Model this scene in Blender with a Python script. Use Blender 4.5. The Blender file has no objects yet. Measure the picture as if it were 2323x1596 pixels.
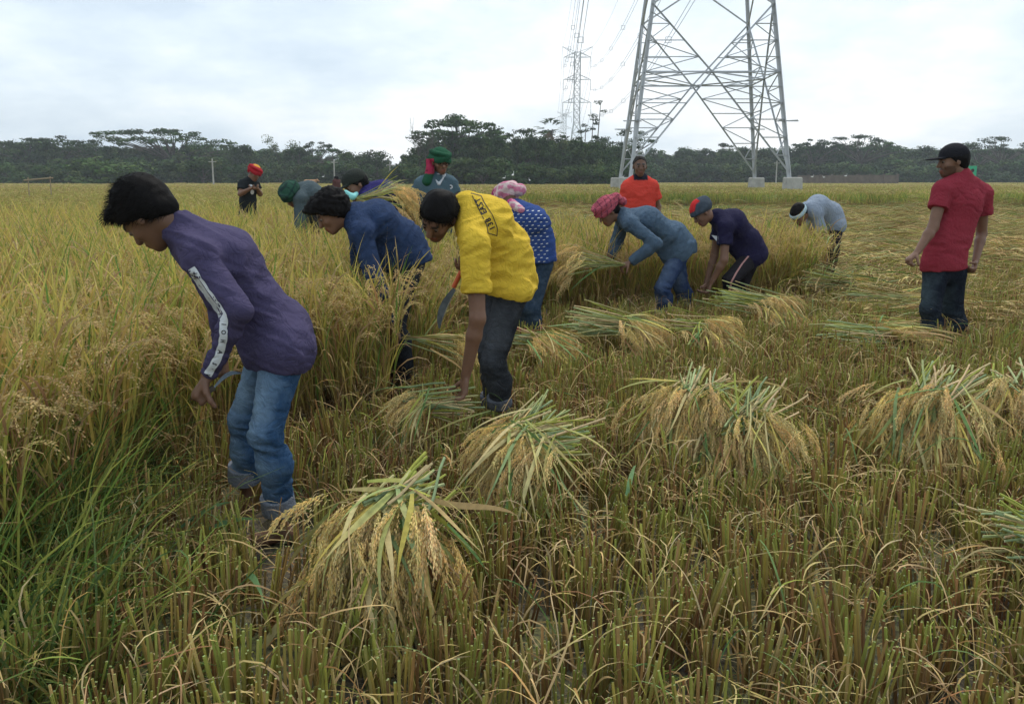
import bpy, math, random
import numpy as np
from mathutils import Vector, Matrix, Euler
from mathutils.bvhtree import BVHTree

random.seed(7); RNG = np.random.default_rng(7)
SC = bpy.context.scene
COL = SC.collection
PI = math.pi

# ------------------------------------------------------------------ camera
CAM_H = 1.4; F = 1900.0; CU = 1161.0; CV = 730.0; HZ = 408.0
PITCH = math.atan((CV - HZ) / F)
cam = bpy.data.cameras.new('camera'); camo = bpy.data.objects.new('camera', cam); COL.objects.link(camo)
camo.location = (0, 0, CAM_H); camo.rotation_euler = (PI / 2 - PITCH, 0, 0)
cam.sensor_width = 36; cam.lens = F * 36 / 2322; cam.shift_y = -(798 - CV) / 2322
cam.clip_start = 0.05; cam.clip_end = 6000
SC.camera = camo

# ------------------------------------------------------------------ sky and sun
SUN_EL, SUN_AZ = math.radians(58), math.radians(25)
W = bpy.data.worlds.new('World'); SC.world = W; W.use_nodes = True
nt = W.node_tree; nt.nodes.clear()
def N(t, **k):
    n = nt.nodes.new(t)
    for a, b in k.items(): setattr(n, a, b)
    return n
sky = N('ShaderNodeTexSky', sky_type='NISHITA'); sky.sun_disc = False
sky.sun_elevation = SUN_EL; sky.sun_rotation = SUN_AZ; sky.dust_density = 2.0
skym = N('ShaderNodeVectorMath', operation='SCALE'); nt.links.new(sky.outputs[0], skym.inputs[0]); skym.inputs['Scale'].default_value = 0.10
tc = N('ShaderNodeTexCoord'); sep = N('ShaderNodeSeparateXYZ'); nt.links.new(tc.outputs['Generated'], sep.inputs[0])
# cloud layer: direction projected on a plane overhead, so clouds flatten toward the horizon
zz = N('ShaderNodeMath', operation='MAXIMUM'); nt.links.new(sep.outputs[2], zz.inputs[0]); zz.inputs[1].default_value = 0.0
za = N('ShaderNodeMath', operation='ADD'); nt.links.new(zz.outputs[0], za.inputs[0]); za.inputs[1].default_value = 0.30
dx = N('ShaderNodeMath', operation='DIVIDE'); nt.links.new(sep.outputs[0], dx.inputs[0]); nt.links.new(za.outputs[0], dx.inputs[1])
dy = N('ShaderNodeMath', operation='DIVIDE'); nt.links.new(sep.outputs[1], dy.inputs[0]); nt.links.new(za.outputs[0], dy.inputs[1])
cmb = N('ShaderNodeCombineXYZ'); nt.links.new(dx.outputs[0], cmb.inputs[0]); nt.links.new(dy.outputs[0], cmb.inputs[1])
n1 = N('ShaderNodeTexNoise'); n1.inputs['Scale'].default_value = 1.25; n1.inputs['Detail'].default_value = 7; n1.inputs['Roughness'].default_value = 0.58
mp = N('ShaderNodeMapping'); mp.inputs['Location'].default_value = (3.1, 7.45, 0); nt.links.new(cmb.outputs[0], mp.inputs[0]); nt.links.new(mp.outputs[0], n1.inputs['Vector'])
# the cloud cover is thinnest, and so brightest, around the hidden sun
dt = N('ShaderNodeVectorMath', operation='DOT_PRODUCT'); nt.links.new(tc.outputs['Generated'], dt.inputs[0]); dt.inputs[1].default_value = (0.19, 0.93, 0.31)
gl = N('ShaderNodeMapRange'); nt.links.new(dt.outputs['Value'], gl.inputs[0]); gl.inputs[1].default_value = .84; gl.inputs[2].default_value = 1.0; gl.inputs[3].default_value = -.06; gl.inputs[4].default_value = .13
ga = N('ShaderNodeMath', operation='ADD'); nt.links.new(n1.outputs[0], ga.inputs[0]); nt.links.new(gl.outputs[0], ga.inputs[1])
cr = N('ShaderNodeValToRGB'); nt.links.new(ga.outputs[0], cr.inputs[0])
e = cr.color_ramp.elements
e[0].position = 0.38; e[0].color = (0.56, 0.66, 0.76, 1)
e[1].position = 0.67; e[1].color = (0.96, 0.98, 1.0, 1)
m_ = e.new(0.50); m_.color = (0.70, 0.79, 0.86, 1)
mix = N('ShaderNodeMixRGB'); mix.inputs[0].default_value = 0.9
nt.links.new(skym.outputs[0], mix.inputs[1]); nt.links.new(cr.outputs[0], mix.inputs[2])
bg = N('ShaderNodeBackground'); bg.inputs[1].default_value = 1.0; nt.links.new(mix.outputs[0], bg.inputs[0])
wo = N('ShaderNodeOutputWorld'); nt.links.new(bg.outputs[0], wo.inputs[0])
W.cycles.sampling_method = 'AUTOMATIC'
sun = bpy.data.lights.new('sun', 'SUN'); suno = bpy.data.objects.new('sun', sun); COL.objects.link(suno)
sun.energy = 1.5; sun.angle = math.radians(11); sun.color = (1, 0.95, 0.86)
sd = Vector((math.sin(SUN_AZ) * math.cos(SUN_EL), math.cos(SUN_AZ) * math.cos(SUN_EL), math.sin(SUN_EL)))
suno.rotation_euler = sd.to_track_quat('Z', 'Y').to_euler(); suno.location = (0, 0, 30)
SC.view_settings.view_transform = 'Standard'; SC.view_settings.look = 'None'
SC.view_settings.exposure = 0.46; SC.view_settings.gamma = 1; SC.view_settings.use_curve_mapping = False
SC.cycles.use_denoising = True
SC.cycles.max_bounces = 5; SC.cycles.diffuse_bounces = 3; SC.cycles.transmission_bounces = 3; SC.cycles.volume_bounces = 0
SC.cycles.use_adaptive_sampling = True; SC.cycles.adaptive_threshold = 0.02

# ------------------------------------------------------------------ pixel -> place (u, v in a 2322-wide copy of the frame)
cp, sp = math.cos(PITCH), math.sin(PITCH)
def ray(u, v):
    a, b = (u - CU) / F, (CV - v) / F
    return np.array([a, cp + b * sp, -sp + b * cp])
def P(u, v, d):
    r = ray(u, v); return np.array([0, 0, CAM_H]) + r * (d / r[1])
def PZ(u, v, z):
    r = ray(u, v); return np.array([0, 0, CAM_H]) + r * ((z - CAM_H) / r[2])

# ------------------------------------------------------------------ materials
def nm(name):
    m = bpy.data.materials.new(name); m.use_nodes = True; t = m.node_tree; t.nodes.clear(); return m, t
def mat_attr(name, rough=0.7, trans=0.0, noise=0.25, nscale=30, bump=0.0, bscale=200, spec=0.3, randv=0.0, sat=1.0, crumple=0.0):
    """base colour = the mesh's own colour attribute, varied by noise and per object"""
    m, t = nm(name); L = t.links.new
    a = t.nodes.new('ShaderNodeAttribute'); a.attribute_name = 'Col'
    tcn = t.nodes.new('ShaderNodeTexCoord')
    nz = t.nodes.new('ShaderNodeTexNoise'); nz.inputs['Scale'].default_value = nscale; nz.inputs['Detail'].default_value = 4
    L(tcn.outputs['Object'], nz.inputs['Vector'])
    mr = t.nodes.new('ShaderNodeMapRange'); L(nz.outputs[0], mr.inputs[0]); mr.inputs[1].default_value = .25; mr.inputs[2].default_value = .75
    mr.inputs[3].default_value = 1 - noise; mr.inputs[4].default_value = 1 + noise
    hs = t.nodes.new('ShaderNodeHueSaturation'); hs.inputs['Saturation'].default_value = sat
    L(a.outputs['Color'], hs.inputs['Color'])
    if randv > 0:
        oi = t.nodes.new('ShaderNodeObjectInfo')
        r1 = t.nodes.new('ShaderNodeMapRange'); L(oi.outputs['Random'], r1.inputs[0]); r1.inputs[3].default_value = 1 - randv; r1.inputs[4].default_value = 1 + randv
        mm = t.nodes.new('ShaderNodeMath'); mm.operation = 'MULTIPLY'; L(mr.outputs[0], mm.inputs[0]); L(r1.outputs[0], mm.inputs[1]); L(mm.outputs[0], hs.inputs['Value'])
        ml = t.nodes.new('ShaderNodeMath'); ml.operation = 'MULTIPLY_ADD'; L(oi.outputs['Random'], ml.inputs[0]); ml.inputs[1].default_value = 7.77
        ml2 = t.nodes.new('ShaderNodeMath'); ml2.operation = 'FRACT'; L(ml.outputs[0], ml2.inputs[0])
        r2 = t.nodes.new('ShaderNodeMapRange'); L(ml2.outputs[0], r2.inputs[0]); r2.inputs[3].default_value = .49; r2.inputs[4].default_value = .512; L(r2.outputs[0], hs.inputs['Hue'])
    else:
        L(mr.outputs[0], hs.inputs['Value'])
    b = t.nodes.new('ShaderNodeBsdfPrincipled'); b.inputs['Roughness'].default_value = rough
    b.inputs['Specular IOR Level'].default_value = spec
    L(hs.outputs[0], b.inputs['Base Color'])
    if bump > 0:
        n2 = t.nodes.new('ShaderNodeTexNoise'); n2.inputs['Scale'].default_value = bscale; n2.inputs['Detail'].default_value = 3; L(tcn.outputs['Object'], n2.inputs['Vector'])
        bp = t.nodes.new('ShaderNodeBump'); bp.inputs['Strength'].default_value = bump; bp.inputs['Distance'].default_value = .004; L(n2.outputs[0], bp.inputs['Height']); L(bp.outputs[0], b.inputs['Normal'])
        if crumple > 0:
            n3 = t.nodes.new('ShaderNodeTexNoise'); n3.inputs['Scale'].default_value = 17; n3.inputs['Detail'].default_value = 3; n3.inputs['Distortion'].default_value = 1.2; L(tcn.outputs['Object'], n3.inputs['Vector'])
            ab = t.nodes.new('ShaderNodeMath'); ab.operation = 'SUBTRACT'; L(n3.outputs[0], ab.inputs[0]); ab.inputs[1].default_value = .5
            a2 = t.nodes.new('ShaderNodeMath'); a2.operation = 'ABSOLUTE'; L(ab.outputs[0], a2.inputs[0]); pw = t.nodes.new('ShaderNodeMath'); pw.operation = 'POWER'; L(a2.outputs[0], pw.inputs[0]); pw.inputs[1].default_value = .45
            b3 = t.nodes.new('ShaderNodeBump'); b3.inputs['Strength'].default_value = crumple; b3.inputs['Distance'].default_value = .022; L(pw.outputs[0], b3.inputs['Height']); L(b3.outputs[0], bp.inputs['Normal'])
    o = t.nodes.new('ShaderNodeOutputMaterial')
    if trans > 0:
        tr = t.nodes.new('ShaderNodeBsdfTranslucent'); L(hs.outputs[0], tr.inputs[0])
        mx = t.nodes.new('ShaderNodeMixShader'); mx.inputs[0].default_value = trans; L(b.outputs[0], mx.inputs[1]); L(tr.outputs[0], mx.inputs[2]); L(mx.outputs[0], o.inputs[0])
    else: L(b.outputs[0], o.inputs[0])
    return m
def mat_plain(name, col, rough=.6, metal=0, noise=.12, nscale=8, bump=0, emit=0):
    m, t = nm(name); L = t.links.new
    tcn = t.nodes.new('ShaderNodeTexCoord'); nz = t.nodes.new('ShaderNodeTexNoise'); nz.inputs['Scale'].default_value = nscale; nz.inputs['Detail'].default_value = 5
    L(tcn.outputs['Object'], nz.inputs['Vector'])
    r = t.nodes.new('ShaderNodeValToRGB'); L(nz.outputs[0], r.inputs[0])
    r.color_ramp.elements[0].position = .3; r.color_ramp.elements[1].position = .7
    r.color_ramp.elements[0].color = tuple(c * (1 - noise) for c in col) + (1,); r.color_ramp.elements[1].color = tuple(min(1, c * (1 + noise)) for c in col) + (1,)
    b = t.nodes.new('ShaderNodeBsdfPrincipled'); b.inputs['Roughness'].default_value = rough; b.inputs['Metallic'].default_value = metal
    b.inputs['Specular IOR Level'].default_value = .3
    L(r.outputs[0], b.inputs['Base Color'])
    if bump:
        bp = t.nodes.new('ShaderNodeBump'); bp.inputs['Strength'].default_value = bump; L(nz.outputs[0], bp.inputs['Height']); L(bp.outputs[0], b.inputs['Normal'])
    o = t.nodes.new('ShaderNodeOutputMaterial'); L(b.outputs[0], o.inputs[0]); return m
M = {}
M['plant'] = mat_attr('rice_leaf', rough=.6, trans=.30, noise=.22, nscale=9, spec=.10, randv=.16, sat=.95)
M['straw'] = mat_attr('dry_straw', rough=.7, trans=.15, noise=.2, nscale=14, spec=.08, randv=.14, sat=.96)
M['leaf'] = mat_attr('tree_leaf', rough=.6, trans=.15, noise=.4, nscale=.45, spec=.04, randv=.28)
M['bark'] = mat_plain('bark', (.09, .075, .06), .9, noise=.3, nscale=3)
M['cloth'] = mat_attr('cloth', rough=.85, noise=.07, nscale=60, bump=.35, bscale=420, spec=.08, crumple=.4)
M['denim'] = mat_attr('denim', rough=.85, noise=.2, nscale=26, bump=.5, bscale=300, spec=.08, crumple=.45)
M['skin'] = mat_attr('skin', rough=.5, noise=.08, nscale=40, bump=.15, bscale=160, spec=.35)
M['hair'] = mat_attr('hair', rough=.6, noise=.2, nscale=60, bump=.5, bscale=260, spec=.06)
M['steel'] = mat_plain('galvanised_steel', (.50, .51, .52), .6, .0, noise=.2, nscale=1.2)
M['concrete'] = mat_plain('concrete', (.42, .40, .36), .9, noise=.2, nscale=3, bump=.3)
M['blade'] = mat_plain('sickle_steel', (.13, .15, .17), .35, .6, noise=.3, nscale=30)
M['edge'] = mat_plain('ground_edge', (.55, .58, .6), .25, .8)
M['orange'] = mat_plain('orange_handle', (.55, .10, .03), .5, noise=.1)
M['white'] = mat_plain('white_print', (.62, .64, .66), .8, noise=.05)
M['black'] = mat_plain('black_print', (.02, .02, .025), .8, noise=.05)
M['glass'] = mat_plain('dark_frame', (.03, .02, .02), .3)
M['eye'] = mat_plain('eye_white', (.17, .13, .11), .4)
M['iris'] = mat_plain('iris', (.015, .01, .008), .2)
M['egret'] = mat_plain('white_feather', (.8, .8, .78), .8)
M['cow'] = mat_plain('tan_hide', (.42, .22, .10), .8, noise=.2)
M['wire'] = mat_plain('conductor', (.28, .30, .32), .6, .2)

# ------------------------------------------------------------------ mesh helpers
class MB:
    def __init__(s): s.v = []; s.f = []; s.c = []; s.n = 0
    def add(s, V, Fc, C):
        V = np.asarray(V, float).reshape(-1, 3); s.v.append(V)
        C = np.asarray(C, float)
        if C.ndim == 1: C = np.tile(C, (len(V), 1))
        s.c.append(C)
        for q in Fc: s.f.append(tuple(int(i) + s.n for i in q))
        s.n += len(V)
    def mesh(s, name, mat, smooth=False):
        V = np.concatenate(s.v) if s.v else np.zeros((0, 3)); C = np.concatenate(s.c) if s.c else np.zeros((0, 3))
        return mk_mesh(name, V, s.f, C, mat, smooth)
def mk_mesh(name, V, Fc, C, mat, smooth=False):
    me = bpy.data.meshes.new(name)
    if isinstance(Fc, np.ndarray) and len(Fc):
        k = Fc.shape[1]; n = len(Fc)
        me.vertices.add(len(V)); me.vertices.foreach_set('co', np.ascontiguousarray(V, np.float32).ravel())
        me.loops.add(n * k); me.loops.foreach_set('vertex_index', np.ascontiguousarray(Fc, np.int32).ravel())
        me.polygons.add(n); me.polygons.foreach_set('loop_start', np.arange(n, dtype=np.int32) * k)
        me.update(calc_edges=True)
    else:
        me.from_pydata([tuple(p) for p in V], [], [tuple(q) for q in Fc]); me.update()
    if C is not None:
        at = me.color_attributes.new('Col', 'FLOAT_COLOR', 'POINT')
        C4 = np.ones((len(V), 4), np.float32); C4[:, :3] = np.clip(C, 0, 1); at.data.foreach_set('color', C4.ravel())
    if mat is not None:
        me.materials.append(mat)
    if smooth: me.polygons.foreach_set('use_smooth', [True] * len(me.polygons))
    return me
def link(name, me, parent=None, **props):
    o = bpy.data.objects.new(name, me); COL.objects.link(o)
    if parent is not None:
        o.parent = parent
        # meshes are authored in world space unless told otherwise
    for k, v in props.items(): o[k] = v
    return o
def root(name, loc, label, cat, group=None, rz=0.0):
    o = bpy.data.objects.new(name, None); COL.objects.link(o); o.location = tuple(loc); o.rotation_euler = (0, 0, rz)
    o.empty_display_size = .1; o['label'] = label; o['category'] = cat
    if group: o['group'] = group
    return o
def childw(name, me, par):
    """child whose mesh is in world space under a root that only has a location"""
    o = link(name, me, par); o.matrix_parent_inverse = Matrix.Translation(-Vector(par.location)); return o
def nrm(v): v = np.asarray(v, float); return v / (np.linalg.norm(v) + 1e-12)
def jit(c, a, rg=None):
    r = rg or random
    k = 1 + (r.random() - .5) * 2 * a
    return np.array([max(0, c[0] * k * (1 + (r.random() - .5) * a)), max(0, c[1] * k), max(0, c[2] * k * (1 + (r.random() - .5) * a))])
def path(base, az, el, L, n, droop, wob=0.0, rg=random, floor=None):
    """curve that starts at elevation el and bends down by droop radians over its length"""
    p = np.array(base, float); out = [p.copy()]; st = L / n
    for i in range(n):
        t = (i + .5) / n
        e_ = el - droop * t * t if droop > 0 else el - droop * t
        a = az + wob * math.sin(t * 3 + az * 5)
        p = p + st * np.array([math.cos(a) * math.cos(e_), math.sin(a) * math.cos(e_), math.sin(e_)])
        if floor is not None and p[2] < floor: p[2] = floor
        out.append(p.copy())
    return np.array(out)
def strip(mb, pts, w, c0, c1, side=None, tipw=0.05, peak=.3, basew=.6):
    pts = np.asarray(pts); n = len(pts)
    t = np.linspace(0, 1, n)
    wd = w * np.where(t < peak, basew + (1 - basew) * t / peak, 1 - (1 - tipw) * ((t - peak) / (1 - peak)) ** 1.5)
    tan = np.gradient(pts, axis=0)
    if side is None: side = np.array([random.gauss(0, 1), random.gauss(0, 1), random.gauss(0, .25)])
    s = np.cross(tan, np.cross(side, tan)); s /= (np.linalg.norm(s, axis=1)[:, None] + 1e-9)
    V = np.empty((2 * n, 3)); V[0::2] = pts - s * wd[:, None] / 2; V[1::2] = pts + s * wd[:, None] / 2
    C = np.repeat(np.asarray(c0)[None] * (1 - t[:, None]) + np.asarray(c1)[None] * t[:, None], 2, axis=0)
    mb.add(V, [(2 * i, 2 * i + 1, 2 * i + 3, 2 * i + 2) for i in range(n - 1)], C)
def tube(mb, pts, r0, r1, c0, c1, k=4, cap=False, capc=None):
    pts = np.asarray(pts, float); n = len(pts); V = []; C = []
    tan = np.gradient(pts, axis=0)
    for i in range(n):
        tt = nrm(tan[i]); a = nrm(np.cross(tt, [0.31, .2, .93] if abs(tt[2]) < .9 else [1, 0, 0])); b = np.cross(tt, a)
        r = r0 + (r1 - r0) * i / (n - 1); cc = np.asarray(c0) * (1 - i / (n - 1)) + np.asarray(c1) * i / (n - 1)
        for j in range(k):
            th = 2 * PI * j / k; V.append(pts[i] + r * (math.cos(th) * a + math.sin(th) * b)); C.append(cc)
    Fc = [(i * k + j, i * k + (j + 1) % k, (i + 1) * k + (j + 1) % k, (i + 1) * k + j) for i in range(n - 1) for j in range(k)]
    if cap:
        b0 = len(V)
        for j in range(k): V.append(V[(n - 1) * k + j]); C.append(capc if capc is not None else C[-1])
        Fc.append(tuple(range(b0, b0 + k)))
    mb.add(V, Fc, C)
def grains(mb, pts, dirs, ln, wd, cols):
    for p, d, c in zip(pts, dirs, cols):
        d = nrm(d); s = nrm(np.cross(d, [random.gauss(0, 1), random.gauss(0, 1), random.gauss(0, 1)])) * wd / 2; s2 = np.cross(d, s)
        V = [p, p + d * ln * .45 + s, p + d * ln, p + d * ln * .45 - s, p + d * ln * .45 + s2, p + d * ln * .45 - s2]
        mb.add(V, [(0, 1, 2), (0, 2, 3), (0, 4, 2), (0, 2, 5)] if ln > .0125 else [(0, 1, 2, 3)], c)

GREEN = (.16, .26, .04); YGREEN = (.35, .36, .065); YELLOW = (.54, .43, .09); GOLD = (.62, .45, .17); TAN = (.56, .39, .17)
PALE = (.66, .49, .24); BROWN = (.26, .14, .055); ORANGE = (.44, .24, .08); PGREEN = (.42, .45, .19); BLUEG = (.14, .24, .07)
def pick(*cs): return random.choice(cs)

def panicle(mb, base, az, el, L=.22, nb=9, ng=9, gl=.009, gw=.0042, col=GOLD, droop=2.0, dense=1.0):
    """a seed head: a bending axis with side branches that carry grains"""
    ax = path(base, az, el, L, 7, droop, floor=None)
    strip(mb, ax, .003, jit(YGREEN, .15), jit(col, .15), tipw=.4)
    tan = np.gradient(ax, axis=0)
    for i in range(nb):
        t = .12 + .8 * i / nb; x = t * 7; k = min(6, int(x)); q = ax[k] * (1 - (x - k)) + ax[k + 1] * (x - k)
        d = nrm(tan[k]); sidev = np.array([random.gauss(0, 1), random.gauss(0, 1), random.gauss(0, .6)])
        d2 = nrm(d + .22 * nrm(sidev) + np.array([0, 0, -.25])); bl = L * .42 * (1 - .45 * t) * random.uniform(.8, 1.15)
        br = [q + d2 * bl * s + np.array([0, 0, -.35 * bl * s * s]) for s in np.linspace(0, 1, ng)]
        ps = [b + np.array([random.gauss(0, .0022) for _ in range(3)]) for b in br]
        ds = [nrm(d2 + np.array([random.gauss(0, .22), random.gauss(0, .22), random.gauss(0, .2) - .4 * s])) for s in np.linspace(0, 1, ng)]
        cs = [jit(col if random.random() < .85 else PALE, .22) for _ in ps]
        grains(mb, ps, ds, gl, gw, cs)

# ------------------------------------------------------------------ scatter: points -> instances (for ground cover nobody could count)
_ng = {}
def scatter(name, label, cat, pts, rots, scl, idx, temps, kind='stuff'):
    cname = name + '_templates'
    tcol = bpy.data.collections.new(cname)
    for i, me in enumerate(temps):
        o = bpy.data.objects.new('%s_%02d' % (cname, i), me); tcol.objects.link(o)
    n = len(pts); me = bpy.data.meshes.new(name); me.vertices.add(n); me.vertices.foreach_set('co', np.asarray(pts, np.float32).ravel())
    a = me.attributes.new('rot', 'FLOAT_VECTOR', 'POINT'); a.data.foreach_set('vector', np.asarray(rots, np.float32).ravel())
    a = me.attributes.new('scl', 'FLOAT_VECTOR', 'POINT'); a.data.foreach_set('vector', np.asarray(scl, np.float32).ravel())
    a = me.attributes.new('idx', 'INT', 'POINT'); a.data.foreach_set('value', np.asarray(idx, np.int32))
    g = bpy.data.node_groups.new(name + '_scatter', 'GeometryNodeTree')
    g.interface.new_socket('Geometry', in_out='INPUT', socket_type='NodeSocketGeometry'); g.interface.new_socket('Geometry', in_out='OUTPUT', socket_type='NodeSocketGeometry')
    gi = g.nodes.new('NodeGroupInput'); go = g.nodes.new('NodeGroupOutput'); L = g.links.new
    ci = g.nodes.new('GeometryNodeCollectionInfo'); ci.inputs['Collection'].default_value = tcol; ci.inputs['Separate Children'].default_value = True; ci.inputs['Reset Children'].default_value = True
    ip = g.nodes.new('GeometryNodeInstanceOnPoints'); ip.inputs['Pick Instance'].default_value = True
    def at(nm_, ty):
        x = g.nodes.new('GeometryNodeInputNamedAttribute'); x.data_type = ty; x.inputs['Name'].default_value = nm_; return x.outputs[0]
    L(gi.outputs[0], ip.inputs['Points']); L(ci.outputs[0], ip.inputs['Instance']); L(at('idx', 'INT'), ip.inputs['Instance Index'])
    L(at('rot', 'FLOAT_VECTOR'), ip.inputs['Rotation']); L(at('scl', 'FLOAT_VECTOR'), ip.inputs['Scale']); L(ip.outputs[0], go.inputs[0])
    o = bpy.data.objects.new(name, me); COL.objects.link(o); md = o.modifiers.new('scatter', 'NODES'); md.node_group = g
    o['kind'] = kind; o['label'] = label; o['category'] = cat
    return o

#PART2
# ------------------------------------------------------------------ ground and water
def gh(x, y):
    return .03 * np.sin(x * 2.1 + 1.3 * np.sin(y * 1.7)) * np.sin(y * 2.6 + .8 * np.sin(x * 2.3)) + .012 * np.sin(x * 9.1 + y * 3.3) * np.sin(y * 8.3 - x * 2.7)
xs = np.concatenate([np.linspace(-1500, -60, 10), np.linspace(-40, -8, 14), np.linspace(-7.5, 7.5, 151), np.linspace(8, 40, 14), np.linspace(60, 1500, 10)])
ys = np.concatenate([np.linspace(-400, -4, 8), np.linspace(-2, 1, 5), np.linspace(1.2, 12, 109), np.linspace(13, 60, 24), np.linspace(80, 3000, 16)])
X, Y = np.meshgrid(xs, ys, indexing='ij')
fade = np.clip((14 - Y) / 4, 0, 1) * np.clip((7.5 - np.abs(X)) / 1, 0, 1)
Z = gh(X, Y) * fade
V = np.stack([X, Y, Z], -1).reshape(-1, 3); nx, ny = len(xs), len(ys)
ii = (np.arange(nx - 1)[:, None] * ny + np.arange(ny - 1)[None]).reshape(-1)
Fq = np.stack([ii, ii + ny, ii + ny + 1, ii + 1], 1)
m, t = nm('field_mud'); L = t.links.new
tcn = t.nodes.new('ShaderNodeTexCoord')
na = t.nodes.new('ShaderNodeTexNoise'); na.inputs['Scale'].default_value = 1.6; na.inputs['Detail'].default_value = 8; L(tcn.outputs['Object'], na.inputs['Vector'])
nb_ = t.nodes.new('ShaderNodeTexNoise'); nb_.inputs['Scale'].default_value = 55; nb_.inputs['Detail'].default_value = 6; L(tcn.outputs['Object'], nb_.inputs['Vector'])
r1 = t.nodes.new('ShaderNodeValToRGB'); L(na.outputs[0], r1.inputs[0]); r1.color_ramp.elements[0].position = .42; r1.color_ramp.elements[1].position = .58
r1.color_ramp.elements[0].color = (.075, .055, .035, 1); r1.color_ramp.elements[1].color = (.13, .125, .05, 1)
r2 = t.nodes.new('ShaderNodeValToRGB'); L(nb_.outputs[0], r2.inputs[0]); r2.color_ramp.elements[0].position = .35; r2.color_ramp.elements[1].position = .7
r2.color_ramp.elements[0].color = (.35, .35, .35, 1); r2.color_ramp.elements[1].color = (1.5, 1.6, 1.3, 1)
mu = t.nodes.new('ShaderNodeMixRGB'); mu.blend_type = 'MULTIPLY'; mu.inputs[0].default_value = 1; L(r1.outputs[0], mu.inputs[1]); L(r2.outputs[0], mu.inputs[2])
# far away the ground is ripe paddy: yellow green
sx = t.nodes.new('ShaderNodeSeparateXYZ'); L(tcn.outputs['Object'], sx.inputs[0])
fr = t.nodes.new('ShaderNodeMapRange'); L(sx.outputs[1], fr.inputs[0]); fr.inputs[1].default_value = 14; fr.inputs[2].default_value = 44
far = t.nodes.new('ShaderNodeMixRGB'); L(fr.outputs[0], far.inputs[0]); L(mu.outputs[0], far.inputs[1]); far.inputs[2].default_value = (.17, .17, .05, 1)
b = t.nodes.new('ShaderNodeBsdfPrincipled'); b.inputs['Roughness'].default_value = .8; L(far.outputs[0], b.inputs['Base Color'])
bp = t.nodes.new('ShaderNodeBump'); bp.inputs['Distance'].default_value = .02; bp.inputs['Strength'].default_value = .6; L(nb_.outputs[0], bp.inputs['Height']); L(bp.outputs[0], b.inputs['Normal'])
o_ = t.nodes.new('ShaderNodeOutputMaterial'); L(b.outputs[0], o_.inputs[0])
g = link('ground', mk_mesh('ground', V, Fq, None, m, True)); g['kind'] = 'structure'
m, t = nm('paddy_water'); b = t.nodes.new('ShaderNodeBsdfPrincipled'); b.inputs['Base Color'].default_value = (.055, .05, .035, 1); b.inputs['Roughness'].default_value = .08
tcn = t.nodes.new('ShaderNodeTexCoord'); na = t.nodes.new('ShaderNodeTexNoise'); na.inputs['Scale'].default_value = 20; t.links.new(tcn.outputs['Object'], na.inputs['Vector'])
bp = t.nodes.new('ShaderNodeBump'); bp.inputs['Strength'].default_value = .08; bp.inputs['Distance'].default_value = .01; t.links.new(na.outputs[0], bp.inputs['Height']); t.links.new(bp.outputs[0], b.inputs['Normal'])
o_ = t.nodes.new('ShaderNodeOutputMaterial'); t.links.new(b.outputs[0], o_.inputs[0])
wv = np.array([[-7, 1.0, -.014], [7, 1.0, -.014], [7, 11, -.014], [-7, 11, -.014]])
wt = link('water', mk_mesh('water', wv, [(0, 1, 2, 3)], None, m)); wt['kind'] = 'structure'

# ------------------------------------------------------------------ where rice still stands
POLY = np.array([(-14, 1.7), (-1.75, 1.9), (-1.6, 2.6), (-1.52, 3.25), (-1.35, 4.05), (-0.95, 4.4), (-0.72, 4.75), (-0.62, 5.2), (-0.55, 6.1), (-.45, 7.3), (0.4, 7.7), (1.3, 8.4), (2.4, 8.75), (3.25, 9.2), (3.62, 9.7),
                 (3.4, 10.6), (1.8, 10.7), (0.6, 10.4), (-.6, 11.2), (-1.6, 16), (-4.6, 40), (-90, 40), (-90, 1.7)])
def inpoly(x, y, poly=POLY):
    c = np.zeros(np.shape(x), bool); j = len(poly) - 1
    for i in range(len(poly)):
        xi, yi = poly[i]; xj, yj = poly[j]
        c ^= ((yi > y) != (yj > y)) & (x < (xj - xi) * (y - yi) / (yj - yi + 1e-12) + xi); j = i
    return c
def inview(x, y, mg=1.0):
    return np.abs(x) < .64 * y + mg
def grid_pts(y0, y1, sp, rg, mg=1.0, j=.35):
    out = []
    ny_ = int((y1 - y0) / sp)
    for a in range(ny_):
        y = y0 + (a + .5) * sp; w = .64 * y + mg; k = int(2 * w / sp)
        xx = -w + (np.arange(k) + .5) * sp
        out.append(np.stack([xx, np.full(k, y)], 1))
    q = np.concatenate(out); q += rg.uniform(-j, j, q.shape) * sp; return q

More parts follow.
